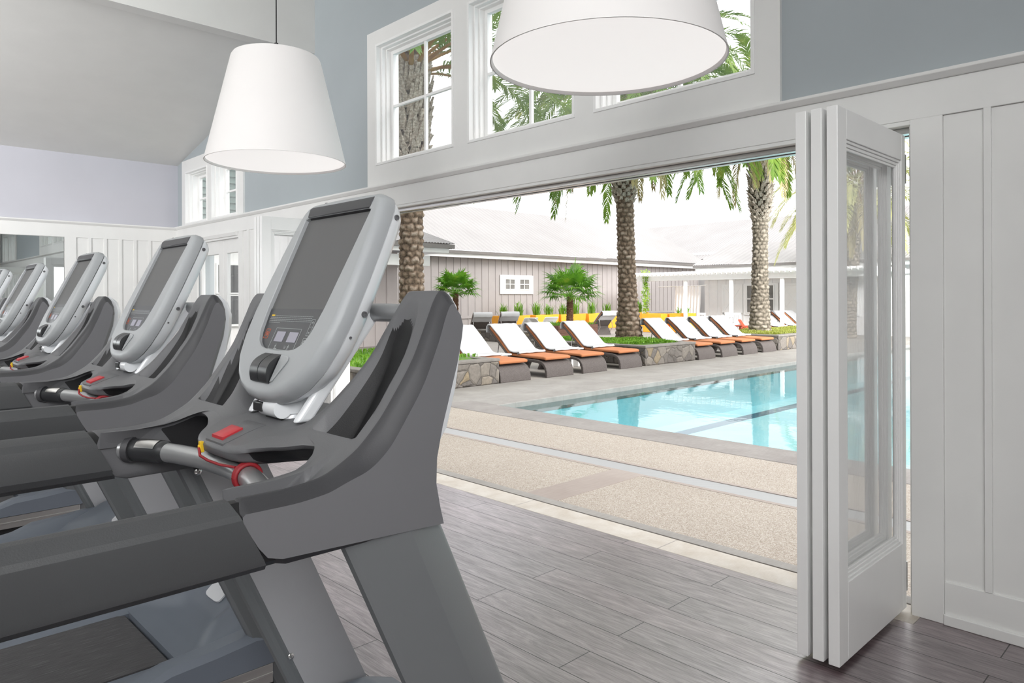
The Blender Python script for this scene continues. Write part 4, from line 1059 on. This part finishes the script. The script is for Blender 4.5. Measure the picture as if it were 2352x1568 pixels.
for k, (x, y, rz, w) in enumerate([(17.55, 19.7, 150, 'behind the low stone wall, left of the pair'), (18.95, 19.7, 150, 'behind the low stone wall, right of the pair'), (22.2, 17.5, 165, 'between the wooden planter and the middle palm')]):
    c, s = math.cos(R(rz)), math.sin(R(rz)); ox, oy = -(-s * 1.6), -(c * 1.6)
    loc = (x + s * 1.55, y - c * 1.55 * 1, 0)
    if k == 0: btowel = make_towel([(1.36, .585), (1.45, .665), (1.55, .745)]); btowel.location = loc; btowel.rotation_euler.z = R(rz); btowel['label'] = 'white towel over a lounger back ' + w
    dup(lounger, loc, R(rz), 'wicker lounger turned away, ' + w); k and dup(btowel, loc, R(rz), 'white towel over a lounger back ' + w)
for k, (x, y, w) in enumerate([(24.9, 10.95, 'farther row behind the right palm, left one'), (26.1, 10.95, 'farther row behind the right palm, middle one'), (27.1, 10.95, 'farther row behind the right palm, right one')]):
    dup(lounger, (x, y, 0), 0, 'lounger under white towels in the ' + w); dup(towel, (x, y, 0), 0, 'white towel on the lounger in the ' + w)
def side_table(x, y, z, w, d, mat, label, group=None):
    t = empty('side_table', (x, y, 0), label, 'table', group)
    G().box(-w / 2, -d / 2, z - .03, w / 2, d / 2, z).build('table_top', mat, t, bevel=.006)
    for s in (-1, 1): G().box(s * w * .3 - .03, -d * .3, .0, s * w * .3 + .03, d * .3, z - .03).build('leg', mat, t)
side_table(9.32, 10.0, .40, .36, .36, MT['wplastic'], 'low white side table between the first and second loungers')
side_table(11.5, 10.05, .40, .36, .36, MT['wplastic'], 'low white side table between the third and fourth loungers')
side_table(25.5, 11.2, .40, .5, .35, MT['green_table'], 'small grey green table in front of the far white towels')

# ------------------------------------------------------------------ orange planters with grasses
def orange_planter(x, y, w, d, h, label):
    t = empty('orange_planter', (x, y, 0), label, 'planter', 'orange planters'); a, b = w / 2, d / 2; k = .90
    g = G().loft([[(-a * k, -b * k, 0), (a * k, -b * k, 0), (a * k, b * k, 0), (-a * k, b * k, 0)], [(-a, -b, h), (a, -b, h), (a, b, h), (-a, b, h)], [(-a + .04, -b + .04, h), (a - .04, -b + .04, h), (a - .04, b - .04, h), (-a + .04, b - .04, h)], [(-a + .04, -b + .04, h - .06), (a - .04, -b + .04, h - .06), (a - .04, b - .04, h - .06), (-a + .04, b - .04, h - .06)]])
    g.build('planter_box', MT['oplanter'], t, bevel=.012)
def grass(x, y, z, n, h, sp, label, seed):
    r = random.Random(seed); g = G()
    for i in range(n):
        a = r.uniform(0, 6.28); q = r.uniform(0, sp * .45); p = Vector((q * math.cos(a * 3), q * math.sin(a * 3), 0)); H_ = h * r.uniform(.55, 1.1); o = Vector((math.cos(a), math.sin(a), 0)); s = Vector((-o.y, o.x, 0)) * r.uniform(.010, .018); b = r.uniform(.15, 1.0) * sp
        m = p + o * b * .4 + Vector((0, 0, H_ * .75)); e = p + o * b + Vector((0, 0, H_ * r.uniform(.7, 1.05)))
        g.add([p - s, p + s, m + s, e, m - s], [(0, 1, 2, 4), (4, 2, 3)])
    o = g.build('ornamental_grass', MT['grass'], None, recalc=False); o.location = (x, y, z); tag(o, label, 'plant', 'green grasses in the orange planters'); return o
OP = [(21.0, 1.75, 'leftmost, under the white window'), (22.95, 1.5, 'second from the left'), (24.7, 1.75, 'third from the left, behind the fan palm'), (26.9, 2.3, 'fourth from the left, behind the middle palm'), (29.6, 1.9, 'fifth from the left, behind the palm trunk')]
for k, (x, w, lab) in enumerate(OP):
    orange_planter(x, 21.75, w, .6, .72, 'orange planter along the barn wall, ' + lab)
    for j in range(2): grass(x + (j - .5) * w * .5, 21.75, .64, 60, .62 + .12 * ((k + j) % 2), .40, 'green grass clump at the %s end of the orange planter, %s' % (('left', 'right')[j], lab), 40 + k * 3 + j)
orange_planter(25.6, 17.55, .9, 1.0, .78, 'orange planter at the foot of the vine covered pergola post')
orange_planter(26.0, 16.55, .9, .75, .80, 'orange planter under the pergola, left of the white curtain')
for j in range(2): grass(26.0, 16.4 + .35 * j, .73, 26, .34, .22, 'short green plant in the orange planter by the curtain, %s one' % ('right', 'left')[j], 80 + j)

# ------------------------------------------------------------------ buildings
def corrugated(p0, p1, up, pitch=.11, amp=.013):
    """roof sheet from the eave p0-p1 up by the vector up (taper allowed with up as (up0, up1))"""
    p0, p1 = Vector(p0), Vector(p1); L = (p1 - p0).length; n = int(L / pitch * 5); d = (p1 - p0) / n
    u0, u1 = (Vector(up[0]), Vector(up[1])) if isinstance(up[0], (tuple, list, Vector)) else (Vector(up), Vector(up))
    nor = (p1 - p0).cross(u0).normalized()
    if nor.z < 0: nor = -nor
    a = [p0 + d * i + nor * amp * math.sin(2 * math.pi * (L * i / n) / pitch) for i in range(n + 1)]; g = G(); top = [q + u0.lerp(u1, i / n) for i, q in enumerate(a)]
    low = [q - nor * .02 for q in [p0 + d * i for i in range(n + 1)]]
    g.add(a + top, [(i, i + 1, n + 2 + i, n + 1 + i) for i in range(n)]); return g
def win(parent, g0, axis, c, a0, a1, z0, z1, panes, out, frame='wtrim', dark='window_dark', cols=2, rows=2):
    """window on a wall; axis = 'y' when the wall is y=c (seen from -y), 'x' when x=c (seen from -x)"""
    bx = (lambda g, p, q, r, s, u, v: g.box(p, c - v, r, q, c - u, s)) if axis == 'y' else (lambda g, p, q, r, s, u, v: g.box(c - v, p, r, c - u, q, s))
    g = G(); bx(g, a0, a1, z0, z1, 0, .04)
    for p, q, r, s in panes:
        for k in range(1, cols): m = lerp(p, q, k / cols); bx(g, m - .012, m + .012, r, s, .04, .062)
        for k in range(1, rows): m = lerp(r, s, k / rows); bx(g, p, q, m - .014, m + .014, .04, .06)
        w = .035; bx(g, p - w, p, r - w, s + w, .04, .075); bx(g, q, q + w, r - w, s + w, .04, .075); bx(g, p, q, s, s + w, .04, .075); bx(g, p, q, r - w, r, .04, .075)
    f = g.map(g0).build('window', MT[frame], parent)
    for p, q, r, s in panes: k = G(); bx(k, p, q, r, s, .0395, .044); k.map(g0).build('pane', MT[dark], f)
    return f
YBN = 22.6
bn = empty('barn_building', (24, YBN, 0), 'long pale grey board sided barn with a corrugated roof beyond the pool', 'building'); k0 = lambda p: (p.x - 24, p.y - YBN, p.z)
g = G().box(15, YBN, 0, 37.2, YBN + 8, 3.2)
x = 15.1
while x < 37.1: g.box(x, YBN - .022, 0, x + .045, YBN, 3.2); x += .385
g.map(k0).build('wall', MT['gboard'], bn)
G().box(15, YBN - .04, .62, 37.2, YBN - .022, .74).map(k0).build('wall_rail', MT['gboard'], bn)
G().box(15, YBN - .40, 3.12, 37.4, YBN - .36, 3.27).box(15, YBN - .36, 3.14, 37.4, YBN, 3.17).map(k0).build('fascia', MT['wtrim'], bn)
G().prism([(YBN - .52, 3.38), (YBN - .50, 3.27), (YBN - .38, 3.27), (YBN - .38, 3.40)], 'x', 15, 37.45).map(k0).build('gutter', MT['gutter'], bn)
corrugated((15, YBN - .50, 3.415), (37.5, YBN - .50, 3.415), (0, 4.5, 2.53)).map(k0).build('roof', MT['roofX'], bn, smooth=70, recalc=False)
G().prism([(YBN, 3.2), (YBN + 3.9, 5.80), (YBN + 8, 3.2)], 'x', 37.0, 37.2).map(k0).build('gable', MT['gboard'], bn)
win(bn, k0, 'y', YBN - .022, 21.13, 23.17, 1.64, 2.47, [(21.42, 21.97, 1.86, 2.28), (22.30, 22.88, 1.86, 2.28)], 0)
XW2 = 28.5
wb = empty('pool_house', (XW2, 10, 0), 'white board sided pool house behind the pergola at the right', 'building'); k1 = lambda p: (p.x - XW2, p.y - 10, p.z)
g = G().box(XW2, -6, 0, XW2 + 6, 17.0, 2.75)
y = -5.9
while y < 16.95: g.box(XW2 - .02, y, 0, XW2, y + .05, 2.75); y += .42
g.map(k1).build('wall', MT['wboard'], wb)
G().box(XW2 - .45, -6, 2.62, XW2 - .40, 17.2, 2.76).map(k1).build('fascia', MT['wtrim'], wb)
G().box(XW2 - .58, -6, 2.76, XW2 - .42, 17.25, 2.86).map(k1).build('gutter', MT['gutter'], wb)
corrugated((XW2 - .56, 17.3, 2.88), (XW2 - .56, -6, 2.88), (3.3, 0, 1.10)).map(k1).build('roof', MT['roofY'], wb, smooth=70, recalc=False)
G().prism([(XW2 - .1, 2.7), (XW2 + 2.8, 3.90), (XW2 + 6, 2.7)], 'y', 16.8, 17.0).map(k1).build('gable', MT['wboard'], wb)
win(wb, k1, 'x', XW2 - .02, 13.55, 15.10, .70, 2.05, [(13.75, 14.92, .82, 1.36), (13.75, 14.92, 1.42, 1.95)], 0, cols=1, rows=1)
win(wb, k1, 'x', XW2 - .02, 10.30, 11.0, .72, 2.08, [(10.42, 10.86, .82, 1.38), (10.42, 10.86, 1.44, 1.98)], 0, cols=1, rows=1)
def shutter(y0, y1, z0, z1):
    c = XW2 - .022; g = G().box(c - .03, y0, z0, c, y1, z1); w = .09
    g.box(c - .045, y0, z0, c - .03, y0 + w, z1).box(c - .045, y1 - w, z0, c - .03, y1, z1).box(c - .044, y0 + w, z0, c - .03, y1 - w, z0 + w).box(c - .044, y0 + w, z1 - w, c - .03, y1 - w, z1)
    for a, b, fr in (((y0 + .07, z0 + .07), (y1 - .07, z1 - .07), .041), ((y0 + .07, z1 - .07), (y1 - .07, z0 + .07), .0395)):
        d = Vector((b[0] - a[0], b[1] - a[1])).normalized(); n = Vector((-d.y, d.x)) * .03; q = [(a[0] + n.x, a[1] + n.y), (b[0] + n.x, b[1] + n.y), (b[0] - n.x, b[1] - n.y), (a[0] - n.x, a[1] - n.y)]; g.prism(q, 'x', c - fr, c - .031)
    g.map(k1).build('shutter', MT['wtrim'], wb)
shutter(15.14, 16.12, .78, 2.02); shutter(12.45, 13.5, .78, 2.02)
rb = empty('rear_building', (44, 20, 0), 'pale corrugated roofed building rising behind the pool house', 'building'); k2 = lambda p: (p.x - 44, p.y - 20, p.z)
G().box(38.6, 2, 0, 48, 33, 4.2).map(k2).build('wall', MT['wboard'], rb)
corrugated((37.9, 33, 3.75), (37.9, 2, 3.75), (7.0, 0, 2.95), pitch=.2, amp=.02).map(k2).build('roof', MT['roofY'], rb, smooth=70, recalc=False)
pb = empty('porch_building', (10, 17, 0), 'low pale building with a hipped roof and white porch beam at the left', 'building'); k3 = lambda p: (p.x - 10, p.y - 17, p.z)
g = G().box(6.2, 18.6, 0, 13.0, 24, 2.9); x = 6.3
while x < 13: g.box(x, 18.575, 0, x + .06, 18.6, 2.9); x += .42
g.map(k3).build('wall', MT['lilacboard'], pb)
G().box(6, 17.25, 2.44, 13.25, 17.5, 2.76).box(13.0, 17.5, 2.44, 13.25, 24, 2.76).map(k3).build('porch_beam', MT['wtrim'], pb)
G().box(12.82, 17.27, 0, 13.02, 17.47, 2.44).map(k3).build('porch_post', MT['wtrim'], pb)
G().box(6, 16.95, 2.84, 13.75, 17.0, 2.97).box(13.70, 17.0, 2.84, 13.75, 24, 2.97).map(k3).build('fascia', MT['wtrim'], pb)
G().box(6, 16.85, 2.97, 13.90, 16.95, 3.09).box(13.80, 16.95, 2.97, 13.90, 24, 3.09).map(k3).build('gutter', MT['gutter'], pb)
g = corrugated((2.0, 16.85, 3.12), (13.90, 16.85, 3.12), ((3.6, 3.6, 1.9), (-3.6, 3.6, 1.9)))
g.add([(13.9, 16.85, 3.12), (13.9, 24, 3.12), (10.3, 20.45, 5.02)], [(0, 1, 2)]); g.map(k3).build('roof', MT['roofX'], pb, smooth=70, recalc=False)

# neighbouring wing seen through the far door and the far windows
nb = empty('side_wing', (3, 16, 0), 'white and grey green sided wing seen through the far doors and high far windows', 'building'); k4 = lambda p: (p.x - 3, p.y - 16, p.z)
g = G().box(4.3, 13.0, 0, 7.0, 16.5, 2.6); g.map(k4).build('wall', MT['wboard'], nb)
g = G().box(4.1, 12.8, 2.6, 7.2, 16.7, 2.72)
z = 2.74
while z < 4.6: g.prism([(13.0, z), (12.965, z), (13.0, z + .115)], 'x', 4.3, 7.0); z += .12
g.box(4.3, 13.0, 2.72, 7.0, 16.5, 4.65); g.map(k4).build('upper_wall', MT['teal'], nb)
win(nb, k4, 'y', 13.0, 5.05, 6.3, .95, 2.15, [(5.15, 6.2, 1.0, 1.52), (5.15, 6.2, 1.58, 2.08)], 0, dark='window_black', cols=1, rows=1)

# ------------------------------------------------------------------ pergola, curtain, furniture
pg = empty('pergola', (25.5, 14, 0), 'white timber pergola in front of the white pool house', 'pergola'); k5 = lambda p: (p.x - 25.5, p.y - 14, p.z)
for y in (18.15, 16.1, 14.05, 12.0, 9.95):
    G().box(25.44, y - .06, 0, 25.56, y + .06, 2.16).map(k5).build('post', MT['wtrim'], pg, bevel=.006)
for x in (25.40, 25.565): G().box(x, 8.5, 2.16, x + .04, 18.7, 2.36).map(k5).build('beam', MT['wtrim'], pg)
G().box(28.36, 8.5, 2.30, 28.44, 18.4, 2.44).map(k5).build('ledger_beam', MT['wtrim'], pg)
y = 8.7
while y < 18.75:
    G().prism([(24.85, 2.40), (24.92, 2.36), (28.4, 2.36), (28.4, 2.50), (24.85, 2.50)], 'y', y - .022, y + .022).map(k5).build('rafter', MT['wtrim'], pg); y += .21
vr = random.Random(4); g = G()
for i in range(900):
    z = vr.uniform(.25, 2.62); sp = .11 + .10 * abs(math.sin(z * 3.1)); a = vr.uniform(0, 6.28); q = sp * math.sqrt(vr.random()); p = Vector((q * math.cos(a), q * math.sin(a), z)); d = Vector((vr.uniform(-1, 1), vr.uniform(-1, 1), vr.uniform(-.8, .8))).normalized() * .05; s = d.cross(Vector((0, 0, 1))).normalized() * .028
    g.add([p, p + d + s, p + d * 2, p + d - s], [(0, 1, 2, 3)])
g.tube([(0, 0, 0), (.03, .02, 1), (-.03, .02, 1.8), (.0, .0, 2.5)], .012, 6)
o = g.build('climbing_vine', MT['vine'], None, recalc=False); o.location = (25.40, 17.98, 0); tag(o, 'bright green vine climbing the left pergola post', 'vine')
cu = empty('outdoor_curtain', (26.8, 16.8, 0), 'white pleated curtain hanging from a rail under the pergola', 'curtain'); k6 = lambda p: (p.x - 26.8, p.y - 16.8, p.z)
def pleat(z0, z1, k=1.):
    rings = []
    for z in (z0, lerp(z0, z1, .5), z1):
        rings.append([(26.8 + .045 * math.sin(i * .9) * (1 + .2 * (1.9 - z)), lerp(17.42 + .05 * (1.94 - z), 16.14 + .06 * (1.94 - z), i / 60), z) for i in range(61)])
    return G().loft(rings, cap=False, closed=False)
pleat(.57, 1.94).map(k6).build('curtain_cloth', MT['curtain'], cu, smooth=80); pleat(.40, .57).map(k6).build('hem', MT['curtain_hem'], cu, smooth=80)
G().tube([(26.8, 15.9, 1.965), (26.8, 18.3, 1.93)], .016, 8).map(k6).build('curtain_rail', MT['wtrim'], cu, smooth=40)
def slat_chair(x, y, rz, label, mat, group):
    t = empty('slat_chair', (x, y, 0), label, 'chair', group, R(rz))
    G().box(-.22, -.22, .42, .22, .22, .46).build('seat', mat, t, bevel=.008)
    for sx in (-1, 1):
        for sy in (-1, 1): G().box(sx * .20 - .02, sy * .20 - .02, 0, sx * .20 + .02, sy * .20 + .02, .86 if sy > 0 else .42).build('leg', mat, t)
    g = G().box(-.22, .185, .78, .22, .215, .86).box(-.2, .19, .52, .2, .21, .56)
    for k in range(5): g.box(-.16 + .08 * k - .014, .192, .56, -.16 + .08 * k + .014, .208, .78)
    g.build('backrest', mat, t); return t
DG = 'white slat chairs at the white dining table'
slat_chair(24.9, 14.85, 75, 'white slat chair at the left end of the white dining table', MT['wplastic'], DG)
slat_chair(25.1, 13.75, -90, 'white slat chair at the right end of the white dining table', MT['wplastic'], DG)
slat_chair(25.9, 14.3, 0, 'white slat chair on the far side of the white dining table', MT['wplastic'], DG)
dt = empty('dining_table', (24.9, 14.3, 0), 'white outdoor dining table under the pergola', 'table')
G().box(-.4, -.45, .70, .4, .45, .74).build('table_top', MT['wplastic'], dt, bevel=.006)
for sx in (-1, 1):
    for sy in (-1, 1): G().box(sx * .34 - .03, sy * .38 - .03, 0, sx * .34 + .03, sy * .38 + .03, .70).build('leg', MT['wplastic'], dt)
def low_chair(x, y, rz, label):
    t = empty('low_garden_chair', (x, y, 0), label, 'chair', 'red orange garden chairs', R(rz)); m = MT['redchair']
    G().prism([(-.25, .28), (.25, .20), (.25, .235), (-.25, .315)], 'x', -.26, .26).build('seat', m, t)
    for k in range(4): G().prism([(.20, .22), (.235, .22), (.52, .66), (.485, .66)], 'x', -.25 + .13 * k, -.25 + .13 * k + .11).build('back_slat', m, t)
    for s in (-1, 1): G().box(s * .30 - .035, -.3, .40, s * .30 + .035, .34, .43).box(s * .30 - .02, -.27, 0, s * .30 + .02, -.2, .40).box(s * .30 - .02, .2, 0, s * .30 + .02, .27, .40).build('arm', m, t)
low_chair(24.1, 13.15, 20, 'red orange low garden chair left of the right palm trunk'); low_chair(24.0, 12.35, 20, 'red orange low garden chair half hidden by the right palm trunk')
def sling(x, y, rz, label):
    t = empty('sling_chair', (x, y, 0), label, 'chair', 'white sling chairs by the orange planters', R(rz)); m = MT['wplastic']
    G().prism(arcprof([(-.4, .30), (.2, .30), (.55, .70), (.60, .74)], .02), 'x', -.27, .27).build('seat', m, t, smooth=40)
    for s in (-1, 1): G().tube([(s * .28, -.4, 0), (s * .28, -.38, .30), (s * .28, .2, .30), (s * .28, .58, .72)], .018, 8).tube([(s * .28, .1, .30), (s * .28, .32, 0)], .018, 8).build('side_frame', m, t, smooth=40)
sling(19.0, 19.0, 165, 'white sling chair in front of the orange planters, left one of three'); sling(20.1, 19.0, 165, 'white sling chair in front of the orange planters, middle one of three'); sling(19.1, 17.9, 70, 'white sling chair beside the brown wooden planter, seen from the side')
# ------------------------------------------------------------------ camera
F_, CX_, HY_, VL_, ROLL_ = 1640., 1176., 684.4, -412., .0037
ty_ = math.atan2(CX_ - VL_, F_); tx_ = math.pi / 2 - ty_
right = Vector((math.sin(tx_), -math.sin(ty_), 0)); fwd = Vector((math.cos(tx_), math.cos(ty_), 0)); upv = Vector((0, 0, 1))
cr_, sr_ = math.cos(ROLL_), math.sin(ROLL_)
e1 = right * cr_ - upv * sr_; e2 = right * sr_ + upv * cr_
cam = bpy.data.cameras.new('camera'); co = bpy.data.objects.new('camera', cam); COL.objects.link(co)
mw = Matrix((e1, e2, -fwd)).transposed().to_4x4(); mw.translation = (0, 0, 1.46); co.matrix_world = mw
cam.sensor_width = 36; cam.lens = F_ / 2352 * 36; cam.shift_y = -(784 - HY_) / 2352; cam.clip_start = .05; cam.clip_end = 400
bpy.context.scene.camera = co

# ------------------------------------------------------------------ light
def area(name, loc, target, size, power, col=(1, 1, 1)):
    l = bpy.data.lights.new(name, 'AREA'); l.shape = 'DISK'; l.size = size; l.energy = power; l.color = col
    o = bpy.data.objects.new(name, l); COL.objects.link(o); o.location = loc
    o.rotation_euler = (Vector(target) - Vector(loc)).to_track_quat('-Z', 'Y').to_euler(); return o
area('room_fill_back', (-2.6, -1.6, 3.9), (3.6, 1.0, 1.5), 2.0, 34).data.spread = R(85)  # added fill for the window wall, no fixture there
area('room_fill_near', (-.9, -2.95, 2.9), (.8, 1.6, .9), 1.8, 30).data.spread = R(75)  # added unseen lamp that lifts the near treadmill sides
area('room_fill_row', (-2.8, 2.0, 3.4), (.6, 4.0, 1.0), 1.8, 22).data.spread = R(80)  # added fill over the treadmill row, out of view
area('room_fill_far', (-.6, 3.6, 4.6), (-.2, 10.3, 2.0), 2.4, 52).data.spread = R(110)  # added fill aimed at the far wall, not a room fitting
area('ceiling_fill_far', (-3.2, 6.0, 2.3), (-.4, 8.8, 3.8), 1.6, 170).data.spread = R(120)  # added lamp without a fixture, brightens the sloped ceiling
area('ceiling_fill_near', (-2.6, .5, 2.3), (-.6, 3.5, 5.0), 1.6, 100).data.spread = R(110)  # added lamp without a fixture, brightens the flat ceiling
area('outdoor_fill', (13, -9, 9), (28, 14, 1.2), 5, 1300).data.spread = R(50)
sun = bpy.data.lights.new('sun', 'SUN'); sun.energy = 3.2; sun.angle = R(40); sun.color = (1, .97, .93)
so = bpy.data.objects.new('sun', sun); COL.objects.link(so); so.rotation_euler = Vector((-.12, .80, -.62)).to_track_quat('-Z', 'Y').to_euler()

w = bpy.data.worlds.new('overcast_sky'); bpy.context.scene.world = w; w.use_nodes = True; t = w.node_tree
bg = t.nodes['Background']; tc = t.nodes.new('ShaderNodeTexCoord'); mp = t.nodes.new('ShaderNodeMapping'); mp.inputs['Scale'].default_value = (1, 1, 3.2)
nz = t.nodes.new('ShaderNodeTexNoise'); nz.inputs['Scale'].default_value = 2.2; nz.inputs['Detail'].default_value = 5
rp = t.nodes.new('ShaderNodeValToRGB'); rp.color_ramp.elements[0].position = .38; rp.color_ramp.elements[0].color = (.69, .70, .73, 1); rp.color_ramp.elements[1].position = .58; rp.color_ramp.elements[1].color = (.80, .80, .805, 1)
t.links.new(tc.outputs['Generated'], mp.inputs['Vector']); t.links.new(mp.outputs[0], nz.inputs['Vector']); t.links.new(nz.outputs['Fac'], rp.inputs['Fac']); t.links.new(rp.outputs['Color'], bg.inputs['Color'])
bg.inputs['Strength'].default_value = 2.8

sc = bpy.context.scene
sc.view_settings.view_transform = 'Standard'; sc.view_settings.look = 'None'; sc.view_settings.exposure = 0; sc.view_settings.gamma = 1
try:
    sc.cycles.use_denoising = True
    sc.cycles.max_bounces = 10; sc.cycles.diffuse_bounces = 5; sc.cycles.transparent_max_bounces = 24
    sc.cycles.sample_clamp_indirect = 6; sc.cycles.caustics_reflective = False; sc.cycles.caustics_refractive = False
except Exception: pass
